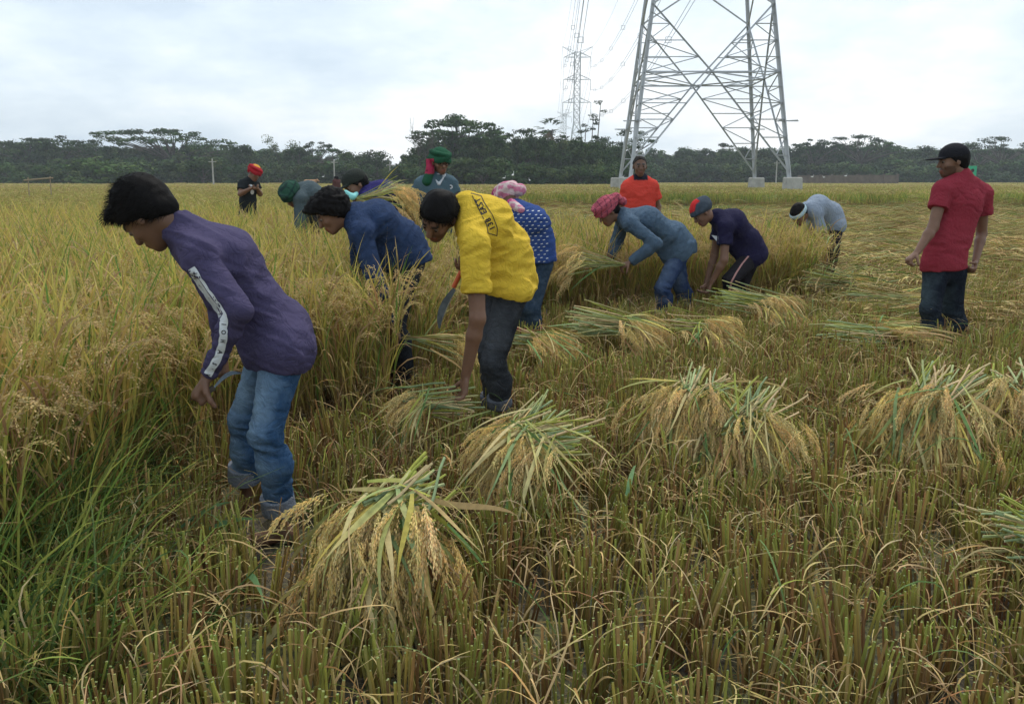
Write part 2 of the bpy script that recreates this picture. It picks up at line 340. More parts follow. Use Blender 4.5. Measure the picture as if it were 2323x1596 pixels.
# ------------------------------------------------------------------ plant templates (local, standing on z = 0)
def rice_hill(seed, far=False, green=0.35):
    random.seed(seed); mb = MB()
    for i in range(15):
        az = random.uniform(0, 2 * PI); el = PI / 2 - random.uniform(.02, .24); r = random.uniform(0, .04)
        b0 = (r * math.cos(az), r * math.sin(az), 0); H = random.uniform(.55, .74)
        pt = path(b0, az, el, H, 4, random.uniform(.02, .15))
        strip(mb, pt, .006, jit(BROWN, .25), jit(pick(YGREEN, YGREEN, YELLOW), .2), tipw=.6, basew=.9)
        for k in range(3):
            q = pt[random.choice([1, 2, 3, 3, 4]) if k < 2 else 3]; a2 = az + random.uniform(-2, 2)
            dead = random.random() < .3
            gcol = pick(YGREEN, YGREEN, GREEN, YELLOW) if random.random() < .55 + green * .5 else pick(YELLOW, GOLD, ORANGE)
            if dead: c0, c1 = jit(BROWN, .2), jit(TAN, .2)
            else: c0, c1 = jit(gcol, .2), jit(gcol if random.random() < .6 else YELLOW, .25)
            lp = path(q, a2, PI / 2 - random.uniform(.08, .45), random.uniform(.26, .46), 6, random.uniform(.1, .9) if not dead else random.uniform(1.5, 3))
            strip(mb, lp, random.uniform(.008, .0125), c0, c1, peak=.35)
        if random.random() < .75:
            q = pt[-1]; panicle(mb, q, az + random.uniform(-1, 1), PI / 2 - .35, random.uniform(.17, .24), 9, 8, .0115, .0058, pick(GOLD, GOLD, TAN), droop=random.uniform(2.3, 3.2))
    return mb.mesh('rice_hill_%d' % seed, M['plant'])
def rice_tile(seed, S=1.3, n=150, wide=1.0, green=.3, npan=55):
    random.seed(seed); mb = MB()
    for i in range(n):
        x, y = random.uniform(-S / 2, S / 2), random.uniform(-S / 2, S / 2); az = random.uniform(0, 2 * PI)
        base_z = random.choice([.0, .3, .45]); c = pick(YGREEN, GREEN, YGREEN) if random.random() < green + .42 else pick(YELLOW, GOLD, YELLOW)
        L_ = random.uniform(.75, .95) - base_z
        lp = path((x, y, base_z), az, PI / 2 - random.uniform(.05, .4), L_, 3, random.uniform(.1, .6))
        strip(mb, lp, random.uniform(.011, .017) * wide, jit(BROWN if base_z < .1 else c, .2), jit(c, .25), peak=.3)
    for i in range(npan):
        x, y = random.uniform(-S / 2, S / 2), random.uniform(-S / 2, S / 2); az = random.uniform(0, 2 * PI)
        lp = path((x, y, random.uniform(.66, .82)), az, PI / 2 - .5, random.uniform(.16, .24), 4, 2.2)
        strip(mb, lp, random.uniform(.014, .024) * wide, jit(pick(GOLD, YGREEN, YELLOW), .2) * .8, jit(pick(GOLD, YGREEN, BROWN), .25) * .9, peak=.6, tipw=.3)
    return mb.mesh('rice_tile_%d' % seed, M['plant'])
def stub_hill(seed, green=.4):
    random.seed(seed); mb = MB()
    n = random.randint(14, 22); hh = random.uniform(.19, .30)
    for i in range(n):
        az = random.uniform(0, 2 * PI); r = random.uniform(0, .05); b0 = (r * math.cos(az), r * math.sin(az), -.03)
        H = hh * random.uniform(.75, 1.12) + .03
        pt = path(b0, az, PI / 2 - random.uniform(0, .22), H, 3, .02)
        up = jit(pick(YGREEN, YGREEN, (.34, .31, .08)), .2) if random.random() < green + .18 else jit(pick(GOLD, BROWN, ORANGE, YELLOW), .2) * .85
        tube(mb, pt, random.uniform(.0032, .0052), random.uniform(.0026, .0042), jit(BROWN, .25), up, 4, True, jit((.25, .28, .10), .3))
    for i in range(random.randint(3, 6)):
        az = random.uniform(0, 2 * PI); c = pick(TAN, PALE, BROWN, GOLD, YGREEN)
        pt = path((.03 * math.cos(az), .03 * math.sin(az), random.uniform(.02, .15)), az + random.uniform(-.5, .5), random.uniform(.5, 1.4), random.uniform(.12, .27), 6, random.uniform(1.2, 3.0), .4, floor=.005)
        strip(mb, pt, random.uniform(.003, .007), jit(BROWN, .2), jit(c, .25), tipw=.2)
    return mb.mesh('stubble_hill_%d' % seed, M['straw'])
def litter(seed, S=.5, n=20):
    random.seed(seed); mb = MB()
    for i in range(n):
        x, y = random.uniform(-S / 2, S / 2), random.uniform(-S / 2, S / 2); az = random.uniform(0, 2 * PI)
        c = pick(TAN, PALE, GOLD, (.48, .32, .16), BROWN, GOLD, (.52, .38, .2), ORANGE) if random.random() < .88 else pick(YGREEN, BLUEG)
        pt = path((x, y, random.uniform(.0, .17)), az, random.uniform(.1, 1.2), random.uniform(.10, .29), 7, random.uniform(.8, 2.6), random.uniform(-.8, .8), floor=.004)
        strip(mb, pt, random.uniform(.0026, .0052), jit(c, .3) * .8, jit(c, .25), tipw=.25)
    return mb.mesh('straw_litter_%d' % seed, M['straw'])
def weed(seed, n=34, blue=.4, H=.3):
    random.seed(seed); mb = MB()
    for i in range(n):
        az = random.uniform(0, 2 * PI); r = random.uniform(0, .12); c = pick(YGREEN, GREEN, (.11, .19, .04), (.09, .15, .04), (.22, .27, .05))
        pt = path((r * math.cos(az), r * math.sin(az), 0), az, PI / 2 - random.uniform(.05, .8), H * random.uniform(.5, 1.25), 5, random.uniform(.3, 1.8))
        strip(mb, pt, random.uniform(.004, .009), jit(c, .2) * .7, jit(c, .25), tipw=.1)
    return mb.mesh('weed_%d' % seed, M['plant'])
def straw_tile(seed, S=1.2, n=260, green=.38):
    """cut rice lying flat in a swath on its stubble"""
    random.seed(seed); mb = MB(); main = random.uniform(-.35, .35); lump = [(random.uniform(-.5, .5), random.uniform(-.5, .5), random.uniform(.08, .30), random.uniform(-.5, .5)) for _ in range(3)]
    for i in range(n):
        x, y = random.uniform(-S / 2, S / 2), random.uniform(-S / 2, S / 2)
        z = .08 + sum(h * math.exp(-((x - a) ** 2 + (y - b) ** 2) / .07) for a, b, h, _ in lump) + random.uniform(0, .07)
        az = main + random.gauss(0, .35) + (PI if random.random() < .5 else 0)
        k = random.random(); c = pick(YGREEN, PGREEN, GREEN) if k < green else pick(GOLD, TAN, BROWN, YELLOW, (.36, .26, .11), BROWN)
        L_ = random.uniform(.3, .65)
        pt = path((x - .5 * L_ * math.cos(az), y - .5 * L_ * math.sin(az), z), az, random.uniform(-.05, .35), L_, 4, random.uniform(.2, .9), .15, floor=.02)
        strip(mb, pt, random.uniform(.006, .012), jit(c, .22) * .8, jit(c, .3) * .88, tipw=.3)
    for i in range(n // 4):
        x, y = random.uniform(-S / 2, S / 2), random.uniform(-S / 2, S / 2); az = main + random.gauss(0, .5)
        pt = path((x, y, .2 + random.uniform(0, .06)), az, .2, random.uniform(.14, .22), 4, 1.2, floor=.03)
        strip(mb, pt, random.uniform(.012, .02), jit(GOLD, .2), jit(GOLD, .25), tipw=.3, peak=.6)
    return mb.mesh('straw_swath_%d' % seed, M['straw'])

# ------------------------------------------------------------------ fields
rg = np.random.default_rng(11)
def rnd_rot(n, tilt=.06):
    return np.stack([rg.normal(0, tilt, n), rg.normal(0, tilt, n), rg.uniform(0, 2 * PI, n)], 1)
def sc3(n, a, b, zonly=None):
    s = rg.uniform(a, b, n); return np.stack([s, s, s], 1)
# near standing rice, hill by hill
hills = [rice_hill(100 + i) for i in range(8)]
q = grid_pts(1.75, 15.5, .175, rg, .8); q = q[inpoly(q[:, 0], q[:, 1])]
q = q[~((q[:, 1] > 14.3) & (q[:, 1] < 15.2))]
n = len(q); print('rice hills', n)
# a little lower along the very edge
scatter('standing_rice', 'ripe rice plants still standing, drooping gold seed heads', 'rice crop', np.c_[q, np.zeros(n)], rnd_rot(n), sc3(n, .88, 1.1), rg.integers(0, 8, n), hills)
# further rice in tiles
tiles = [rice_tile(200 + i) for i in range(4)] + [rice_tile(210 + i, n=110, wide=1.5, green=.3, npan=60) for i in range(3)] + [rice_tile(220 + i, n=130, wide=1.3, green=1.0, npan=22) for i in range(3)]
pts = []; sc = []; ix = []
q = grid_pts(15.6, 40, .75, rg, 2, .3); q = q[inpoly(q[:, 0], q[:, 1])]
for a in q: pts.append((a[0], a[1], 0)); sc.append((1, 1, rg.uniform(.9, 1.04))); ix.append(rg.integers(0, 4))
q = grid_pts(40.5, 75, 1.0, rg, 3, .3)
for a in q:
    gr = a[0] > 8 + 3 * math.sin(a[1] * .3); pts.append((a[0], a[1], 0)); sc.append((1.2, 1.2, rg.uniform(.92, 1.03))); ix.append(rg.integers(7, 10) if gr and rg.random() < .55 else rg.integers(4, 7))
q = grid_pts(75, 175, 2.2, rg, 4, .3)
for a in q:
    gr = a[0] > 10 and rg.random() < .35; pts.append((a[0], a[1], 0)); sc.append((2.4, 2.4, rg.uniform(.9, 1.0))); ix.append(rg.integers(7, 10) if gr else rg.integers(4, 7))
n = len(pts); print('rice tiles', n)
r_ = rnd_rot(n, 0); scatter('far_rice', 'golden rice field running to the far tree line', 'rice crop', pts, r_, sc, ix, tiles)
# green bank grass between the cut ground and the far crop on the right
q = grid_pts(33, 40.3, .55, rg, 2, .4); q = q[(q[:, 0] > 6.0 + 1.5 * np.sin(q[:, 1] * 3)) & (rg.random(len(q)) < .9)]
ws = [weed(300 + i, 60, H=.42) for i in range(4)]
n = len(q); scatter('bank_grass', 'green grass along the field bank beyond the cut straw', 'grass', np.c_[q, np.zeros(n)], rnd_rot(n), np.tile([2.2, 2.2, .7], (n, 1)), rg.integers(0, 4, n), ws)
# trodden gaps in front of the two nearest workers' legs
def clearf(q):
    k = np.ones(len(q), bool)
    for x0, y0, w in ((-.84, 3.02, .14), (-.93, 3.3, .10), (-.02, 4.3, .11)): k &= ~((np.abs(q[:, 0] - x0 * q[:, 1] / y0) < w) & (q[:, 1] > y0 - .42) & (q[:, 1] < y0 + .12))
    return q[k]
# stubble
stubs = [stub_hill(400 + i, .25 + .35 * (i % 3 == 0)) for i in range(12)]
q = grid_pts(1.25, 10.5, .142, rg, .7); q = q[~inpoly(q[:, 0], q[:, 1])]; q = clearf(q[rg.random(len(q)) < .93])
n = len(q); print('stubble', n)
scatter('rice_stubble', 'cut rice stubble with pale green tips', 'stubble', np.c_[q, np.zeros(n)], rnd_rot(n, .1), sc3(n, .82, 1.15), rg.integers(0, 12, n), stubs)
q = grid_pts(10.5, 36, .30, rg, 1.5); q = q[~inpoly(q[:, 0], q[:, 1])]
n = len(q); scatter('far_stubble', 'short stubble between the lying cut rice', 'stubble', np.c_[q, np.zeros(n)], rnd_rot(n, .1), np.tile([2.1, 2.1, .95], (n, 1)), rg.integers(0, 12, n), stubs)
lit = [litter(500 + i) for i in range(8)]
q = grid_pts(1.25, 10.5, .24, rg, .7); q = q[~inpoly(q[:, 0], q[:, 1])]
# also in the first rows of the standing crop
q2 = grid_pts(2.6, 8, .3, rg, .5); q2 = q2[inpoly(q2[:, 0], q2[:, 1])]; q = clearf(np.concatenate([q, q2]))
n = len(q); scatter('dry_straw_litter', 'dry tan rice leaves littering the stubble', 'straw', np.c_[q, rg.uniform(0, .1, n)], rnd_rot(n, .15), sc3(n, .8, 1.25), rg.integers(0, 8, n), lit)
# weeds at the lower left, sparse green shoots elsewhere
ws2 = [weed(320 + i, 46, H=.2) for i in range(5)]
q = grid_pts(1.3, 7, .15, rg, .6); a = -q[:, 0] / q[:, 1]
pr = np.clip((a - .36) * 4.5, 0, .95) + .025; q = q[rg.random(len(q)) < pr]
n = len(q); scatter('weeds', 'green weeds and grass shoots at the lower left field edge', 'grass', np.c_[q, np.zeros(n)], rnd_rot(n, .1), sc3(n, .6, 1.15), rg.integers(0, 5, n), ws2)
ws3 = [weed(340 + i, 40, H=.62) for i in range(3)]
q = grid_pts(1.9, 6, .17, rg, .6); a = -q[:, 0] / q[:, 1]; q = q[rg.random(len(q)) < np.clip((a - .49) * 9, 0, .95)]
n = len(q); scatter('tall_grass', 'tall green grass at the far left edge of the rice', 'grass', np.c_[q, np.zeros(n)], rnd_rot(n, .1), sc3(n, .85, 1.2), rg.integers(0, 3, n), ws3)
# lying cut rice on the right
sw = [straw_tile(600 + i) for i in range(6)]
q = grid_pts(7.2, 33, .62, rg, 2, .35); q = q[~inpoly(q[:, 0], q[:, 1])]
keep = (q[:, 0] > 2.6 + (9.5 - np.minimum(q[:, 1], 9.5)) * .35) | (q[:, 1] > 11.3); keep &= rg.random(len(q)) < np.clip(.35 + (q[:, 1] - 7) * .08, 0, .45)
q = q[keep]; n = len(q); rr = rnd_rot(n, .03); rr[:, 2] = rg.normal(0, .55, n) + (rg.random(n) < .5) * PI
scatter('cut_straw', 'cut rice lying in flat swaths over the harvested ground', 'straw', np.c_[q, rg.uniform(0, .06, n)], rr, sc3(n, .8, 1.15) * np.c_[np.ones((n, 2)), rg.uniform(.7, 1.35, n)], rg.integers(0, 6, n), sw)
#PART3
# ------------------------------------------------------------------ bodies: signed distance fields meshed by surface nets
def smin(a, b, k):
    h = np.maximum(k - np.abs(a - b), 0) / k
    return np.minimum(a, b) - h * h * k * .25
def cap(a, b, ra, rb, L=None, k=1.0, s=.02):       # tapered capsule, optionally widened k times along L
    return ('c', np.array(a, float), np.array(b, float), ra, rb, None if L is None else nrm(L), k, s)
def ell(c, ax, r, s=.02):                          # ellipsoid with axes ax (3x3 rows) and radii r
    return ('e', np.array(c, float), np.array(ax, float), np.array(r, float), s)
def tor(c, ax, ra, rb, r, s=.01, flat=1.0):        # ring in the plane of ax[0], ax[1]
    return ('t', np.array(c, float), np.array(ax, float), ra, rb, r, s, flat)
def prim(p, Q):
    if p[0] == 'c':
        _, a, b, ra, rb, L, k, s = p; ba = b - a; qa = Q - a; h = np.clip(qa @ ba / (ba @ ba + 1e-9), 0, 1)
        d = qa - h[:, None] * ba
        if L is not None: d = d - ((d @ L) * (1 - 1 / k))[:, None] * L
        return np.sqrt((d * d).sum(1)) - (ra + (rb - ra) * h)
    if p[0] == 'e':
        _, c, ax, r, s = p; q = (Q - c) @ ax.T; k0 = np.sqrt(((q / r) ** 2).sum(1)); k1 = np.sqrt(((q / (r * r)) ** 2).sum(1)) + 1e-9
        return k0 * (k0 - 1) / k1
    _, c, ax, ra, rb, r, s, fl = p; q = (Q - c) @ ax.T; l = np.sqrt((q[:, 0] / ra) ** 2 + (q[:, 1] / rb) ** 2) + 1e-9
    dd = (l - 1) * (ra + rb) / 2; return np.sqrt(dd * dd + (q[:, 2] / fl) ** 2) - r
def bounds(p):
    if p[0] == 'c': m = max(p[3], p[4]) * max(1, p[6]); return np.minimum(p[1], p[2]) - m, np.maximum(p[1], p[2]) + m
    m = p[3].max() if p[0] == 'e' else max(p[3], p[4]) + p[5]
    return p[1] - m, p[1] + m
def ev(groups, Q):
    """groups: list of dict(prims, clips, cuts, s): each group's primitives are blended, clipped by half spaces, then the groups are blended"""
    D = None
    for g in groups:
        d = None
        for p in g['prims']:
            x = prim(p, Q); s = p[-1] if p[0] != 't' else p[6]
            d = x if d is None else smin(d, x, s)
        for c, n_ in g.get('clips', []): d = np.maximum(d, (Q - c) @ n_)
        for p in g.get('cuts', []): d = np.maximum(d, -prim(p, Q))
        D = d if D is None else smin(D, d, g.get('s', .015))
    return D
def mesh_sdf(groups, h):
    lo = np.full(3, 1e9); hi = -lo
    for g in groups:
        for p in g['prims']: a, b = bounds(p); lo = np.minimum(lo, a); hi = np.maximum(hi, b)
    lo -= 4 * h; hi += 4 * h; B = 4
    nc = np.ceil((hi - lo) / (h * B)).astype(int) + 1
    gx, gy, gz = [np.arange(k) for k in nc]
    Cc = np.stack(np.meshgrid(gx, gy, gz, indexing='ij'), -1).reshape(-1, 3)
    cen = lo + (Cc + .5 - .5 / B) * h * B
    dc = ev(groups, cen); m = np.abs(dc) < h * B * 1.35
    D = np.repeat(np.repeat(np.repeat(dc.reshape(nc), B, 0), B, 1), B, 2)
    off = np.stack(np.meshgrid(range(B), range(B), range(B), indexing='ij'), -1).reshape(-1, 3)
    ids = (Cc[m][:, None] * B + off[None]).reshape(-1, 3)
    D[ids[:, 0], ids[:, 1], ids[:, 2]] = ev(groups, lo + ids * h)
    S = D < 0
    n = np.array(D.shape); acc = np.zeros(tuple(n - 1) + (3,), np.float32); cnt = np.zeros(tuple(n - 1), np.float32)
    cor = [(i, j, k) for i in (0, 1) for j in (0, 1) for k in (0, 1)]
    tot = sum(S[i:n[0] - 1 + i, j:n[1] - 1 + j, k:n[2] - 1 + k].astype(np.int8) for i, j, k in cor)
    act = (tot > 0) & (tot < 8); A = np.argwhere(act); 
    P0 = np.zeros((len(A), 3)); K = np.zeros(len(A))
    for a_ in cor:
        for ax in range(3):
            if a_[ax] == 0:
                b_ = list(a_); b_[ax] = 1
                d0 = D[A[:, 0] + a_[0], A[:, 1] + a_[1], A[:, 2] + a_[2]]; d1 = D[A[:, 0] + b_[0], A[:, 1] + b_[1], A[:, 2] + b_[2]]
                mm = (d0 < 0) != (d1 < 0); tt = np.where(mm, d0 / (d0 - d1 + 1e-12), 0)
                q = np.tile(np.array(a_, float), (len(A), 1)); q[:, ax] += tt
                P0 += q * mm[:, None]; K += mm
    V = lo + (A + P0 / K[:, None]) * h
    idm = np.full(tuple(n - 1), -1, np.int64); idm[A[:, 0], A[:, 1], A[:, 2]] = np.arange(len(A))
    Fs = []
    for ax in range(3):
        u, v = [(1, 2), (2, 0), (0, 1)][ax]
        s0 = [slice(1, n[i] - 1) for i in range(3)]; s0[ax] = slice(0, n[ax] - 1); s1 = list(s0); s1[ax] = slice(1, n[ax])
        a0, a1 = S[tuple(s0)], S[tuple(s1)]; ch = np.argwhere(a0 != a1)
        if len(ch) == 0: continue
        flip = a0[ch[:, 0], ch[:, 1], ch[:, 2]]
        c = ch + np.array([0 if i == ax else 1 for i in range(3)])
        def gid(du, dv):
            e_ = c.copy(); e_[:, u] -= du; e_[:, v] -= dv; return idm[e_[:, 0], e_[:, 1], e_[:, 2]]
        qd = np.stack([gid(1, 1), gid(0, 1), gid(0, 0), gid(1, 0)], 1)
        qd[~flip] = qd[~flip][:, ::-1]; Fs.append(qd[(qd >= 0).all(1)])
    return V, np.concatenate(Fs)
def vnormals(V, Fq):
    a = V[Fq[:, 2]] - V[Fq[:, 0]]; b = V[Fq[:, 3]] - V[Fq[:, 1]]; fn = np.cross(a, b); Nn = np.zeros_like(V)
    for k in range(4): np.add.at(Nn, Fq[:, k], fn)
    return Nn / (np.linalg.norm(Nn, axis=1)[:, None] + 1e-12)
def snoise(Q, freq, seed, oct=3):
    r = np.random.default_rng(seed); o = np.zeros(len(Q)); a = 1; tot = 0
    for i in range(oct):
        for j in range(3):
            k = r.normal(size=3); k *= freq / np.linalg.norm(k); w = r.normal(size=3); w *= freq * .7 / np.linalg.norm(w)
            o += a * np.sin(Q @ k + 1.6 * np.sin(Q @ w + r.uniform(0, 6)) + r.uniform(0, 6)); tot += a
        freq *= 2.1; a *= .5
    return o / tot
def folds(Q, axis, freq, seed, stretch=.35):
    """ridged cloth folds, crests running across `axis`"""
    freq = freq * 3.0; axis = nrm(axis); al = (Q @ axis)[:, None] * axis; Qs = al + (Q - al) * stretch
    n_ = snoise(Qs, freq, seed, 2); m_ = snoise(Qs, freq * 2.3, seed + 9, 1); env = np.clip(.35 + 1.3 * snoise(Q, 9, seed + 2, 1), 0, 1.3)
    return .75 - np.abs(n_) * 1.3 - env * (1.1 * np.exp(-np.abs(n_) / .07) + .5 * np.exp(-np.abs(m_) / .09)) * .8
def garment(name, par, groups, h, mat, colf, fold=None, seed=0, keep=False):
    V, Fq = mesh_sdf(groups, h); Nn = vnormals(V, Fq)
    if fold is not None:
        V = V + Nn * fold(V)[:, None]
    C = colf(V, Nn)
    me = mk_mesh(name, V, Fq, C, mat, True); o = childw(name, me, par)
    if keep: return o, BVHTree.FromPolygons([tuple(v) for v in V], [tuple(int(i) for i in q) for q in Fq])
    return o
def const(c): 
    return lambda V, Nn: np.tile(np.array(c), (len(V), 1)) * (1 + .10 * snoise(V, 9, 5)[:, None] + .07 * np.clip(snoise(V, 40, 6), -1, .2)[:, None])

def frame(f, up):
    f = nrm(f); l = nrm(np.cross(up, f)); u = np.cross(f, l); return f, l, u
def head_prims(C, f, l, u, s=1.0):
    T = lambda a, b, c: C + s * (a * f + b * l + c * u); ax = np.array([f, l, u])
    g = [ell(T(-.012, 0, .028), ax, np.array([.096, .074, .088]) * s, .02),
         ell(T(.028, 0, -.04), ax, np.array([.062, .056, .076]) * s, .03),
         cap(T(.068, 0, -.098), T(.060, 0, -.095), .022 * s, .022 * s, l, 1.3, .03),
         cap(T(.078, -.03, .022), T(.078, .03, .022), .013 * s, .013 * s, None, 1, .02),
         cap(T(.088, 0, .008), T(.108, 0, -.030), .009 * s, .014 * s, l, 1.25, .012),
         ell(T(.088, 0, -.064), ax, np.array([.012, .026, .011]) * s, .012),
         ell(T(.086, 0, -.078), ax, np.array([.010, .022, .009]) * s, .010),
         ell(T(.058, .040, -.028), ax, np.array([.022, .018, .020]) * s, .02), ell(T(.058, -.040, -.028), ax, np.array([.022, .018, .020]) * s, .02)]
    for sg in (1, -1):
        g.append(ell(T(-.008, sg * .077, -.012), ax, np.array([.018, .008, .031]) * s, .008))
    cuts = [ell(T(.100, .031, .002), ax, np.array([.017, .017, .011]) * s), ell(T(.100, -.031, .002), ax, np.array([.017, .017, .011]) * s)]
    return g, cuts
def hand_prims(w, d, n, curl=.6, s=1.0, thumb=1, spread=.1):
    """palm, four fingers of unequal length and a thumb from the side; d along the hand, n out of the palm"""
    d = nrm(d); n = nrm(n - d * (n @ d)); b = np.cross(d, n) * thumb; out = []
    p0 = w; p1 = w + d * .075 * s
    out.append(cap(w, p1, .022 * s, .030 * s, n, .55, .015)); out.append(cap(w + d * .03 * s - b * .012 * s, p1 - b * .018 * s, .02 * s, .019 * s, n, .7, .012)); out.append(cap(w + d * .03 * s + b * .012 * s, p1 + b * .018 * s, .02 * s, .019 * s, n, .7, .012))
    for i, (o_, L_) in enumerate([(.029, .072), (.010, .082), (-.010, .077), (-.029, .06)]):
        q = p1 + b * o_ * s; dd = nrm(d + b * spread * (o_ / .03)); a = curl * (1 + .08 * i)
        for j, fr_ in enumerate((.42, .33, .25)):
            ang = a * (j + .6); v = dd * math.cos(ang) + n * math.sin(ang); q2 = q + v * L_ * fr_ * s * 1.05
            out.append(cap(q, q2, .0092 * s * (1 - .08 * j), .0086 * s * (1 - .08 * j), None, 1, .006)); q = q2
    q = w + d * .022 * s + b * .022 * s
    for j, (L_, a) in enumerate(((.036, .15), (.030, .5), (.024, .8))):
        v = nrm(d * (.75) + b * (.75 - .5 * a * (curl > .5)) + n * (.35 + a * curl)); q2 = q + v * L_ * s; out.append(cap(q, q2, .0115 * s * (1 - .08 * j), .0105 * s * (1 - .08 * j), None, 1, .008)); q = q2
    return out

SK = np.array((.19, .098, .060))
def person(label, J, skin=SK, h=.010, hair=True, hairc=(.009, .008, .008), shirt=None, pants=None, cat='person', group='young men harvesting rice', seed=1, hs=1.0, loc=None, curly=0, beard=0, extra=None, eyes=True):
    """J: joints in world space. n = arm/leg nearer the camera, f = the other"""
    pel, wai, che, nek, hd = J['pel'], J['wai'], J['che'], J['nek'], J['hd']
    L = nrm(J['shn'] - J['shf']); Lp = nrm(J['hin'] - J['hif']); g = lambda k: J[k]
    base = loc if loc is not None else (J['ann'] + J['anf']) / 2; base = np.array([base[0], base[1], 0.0])
    R = root('person', base, label, cat, group)
    f, l, u = frame(J['hf'], J['hu'])
    hp, hc = head_prims(hd, f, l, u, hs)
    nk0 = hd - f * .03 * hs - u * .07 * hs
    br = J.get('br', 1.0)
    torso = [cap(g('hin'), g('hif'), .088, .088, None, 1, .04), cap(pel, wai, .098 * br, .092 * br, Lp, 1.38, .05), cap(wai, che, .092 * br, .108 * br, L, 1.35, .05),
             cap(che, (che + nek) / 2, .105 * br, .075, L, 1.5, .05), cap(g('shn'), g('shf'), .052, .052, None, 1, .06), cap(nek, g('shn'), .05, .045, None, 1, .05), cap(nek, g('shf'), .05, .045, None, 1, .05)]
    neck = [cap(nek, nk0, .056, .052, None, 1, .03)]
    def arm(k, e_=0.0, to='wr'):
        sh, el, wr = g('sh' + k), g('el' + k), g('wr' + k)
        a = [cap(sh, el, .050 + e_, .038 + e_, None, 1, .02)]
        if to == 'wr': m_ = el + (wr - el) * .3; a += [cap(el, m_, .038 + e_, .037 + e_, None, 1, .02), cap(m_, wr, .037 + e_, .025 + e_ * 1.1, None, 1, .02)]
        return a
    def leg(k, e_=0.0, e2=None):
        hi, kn, an = g('hi' + k), g('kn' + k), g('an' + k); e2 = e_ if e2 is None else e2
        bk = J.get('back', -f); bk = nrm(bk); m_ = kn + (an - kn) * .3 + bk * .015
        return [cap(hi, kn, .080 + e_ * .6, .052 + e_, None, 1, .03), cap(kn, m_, .05 + e_, .05 + e2, None, 1, .03), cap(m_, an, .05 + e2, .034 + e2, None, 1, .03)]
    thin = lambda pr, q: [(p[0], p[1], p[2], p[3] - q, p[4] - q, p[5], p[6], p[7]) for p in pr]
    ls = shirt and shirt.get('sleeve', 'wr') == 'wr'
    body = [dict(prims=hp, cuts=hc, s=.02), dict(prims=neck, s=.02), dict(prims=thin(torso, .016), s=.02)]
    hands = []
    for k in 'nf':
        aa = arm(k); body.append(dict(prims=(thin(aa[:2], .016) + [cap(aa[2][1], aa[2][2], .021, .025, None, 1, .02)]) if ls else aa, s=.012))
        dd = J.get('hd' + k); dd = nrm(g('wr' + k) - g('el' + k)) if dd is None else nrm(dd)
        nn = J.get('hn' + k, np.array([0, 0, 1.0]) if abs(dd[2]) < .8 else np.array([-1.0, 0, 0])); body.append(dict(prims=hand_prims(g('wr' + k), dd, np.array(nn, float), J.get('curl', .6), 1.05, 1 if k == 'n' else -1), s=.012))
        body.append(dict(prims=leg(k, -.018, -.014), s=.02))
        an = g('an' + k); fd = J.get('fd', np.array([-1.0, 0, 0])); fd = nrm(np.array([fd[0], fd[1], 0])); sole = an[2] - .06
        body.append(dict(prims=[cap(an + [0, 0, -.03], an + fd * .10 + [0, 0, -.055], .032, .028, None, 1, .02), cap(an + fd * .10 + [0, 0, -.055], an + fd * .155 + [0, 0, -.06], .03, .02, None, 1, .02), cap(an + [0, 0, -.02], an - fd * .04 + [0, 0, -.05], .03, .026, None, 1, .02)], s=.02))
    sk = np.array(skin)
    def skc(V, Nn):
        C = np.tile(sk, (len(V), 1)) * (1 + .10 * snoise(V, 25, seed)[:, None])
        q = (V - hd) @ np.array([f, l, u]).T / hs
        inh = np.linalg.norm(q, axis=1) < .17
        lips = inh & (q[:, 0] > .083) & (np.abs(q[:, 1]) < .026) & (q[:, 2] < -.055) & (q[:, 2] > -.086); C[lips] *= np.array([.95, .62, .62])
        brow = inh & (q[:, 0] > .07) & (np.abs(np.abs(q[:, 1]) - .033) < .021) & (np.abs(q[:, 2] - .026) < .006 + h * .25); C[brow] = np.array(hairc) * 1.3
        if beard: 
            bd = inh & (q[:, 0] > -.0) & (q[:, 2] < -.035) & ~lips & ~((np.abs(q[:, 1]) < .034) & (q[:, 2] > -.05)); C[bd] *= 1 - beard
            mo = inh & (q[:, 0] > .085) & (np.abs(q[:, 1]) < .03) & (q[:, 2] < -.043) & (q[:, 2] > -.056); C[mo] *= 1 - beard * 1.2
        return C
    bo = garment('body', R, body, h, M['skin'], skc)
    if eyes:
        for sg in (1, -1):
            e0 = hd + hs * (.078 * f + sg * .031 * l + .002 * u)
            mb = MB(); sph(mb, e0, .0112 * hs, (.4, .36, .33)); eo = childw('eye', mb.mesh('eye', M['eye'], True), R)
            gz = nrm(f * .9 - u * .35); mb = MB(); sph(mb, e0 + gz * .0075 * hs, .0075 * hs, (.02, .01, .01)); io = childw2('iris', mb.mesh('iris', M['iris'], True), eo, R)
    if hair is not False:
        e_ = .010 + .012 * (hair if hair is not True else 1) ; ax = np.array([f, l, u]); rr = np.array([.096, .074, .088]) * hs + e_
        ct = hd + hs * (-.014 * f + .030 * u); nrm_cut = nrm(.70 * f - .72 * u); lift = J.get('hairlift', 0)
        hg = [dict(prims=[ell(ct, ax, rr), cap(hd - hs * .062 * f + hs * .01 * u, hd - hs * .07 * f - hs * .035 * u, .05 * hs + e_ * .5, .040 * hs + e_ * .3, l, 1.25, .03)] + [ell(hd + a * f + b_ * l + c * u, ax, np.array(r_) + 0.0, .03) for a, b_, c, r_ in J.get('hairx', [])], clips=[(hd + hs * J.get('hcut', .014) * nrm_cut + f * lift * .0, nrm_cut)])]
        def hcol(V, Nn): return np.tile(np.array(hairc), (len(V), 1)) * (1 + .4 * snoise(V, 90, 3)[:, None])
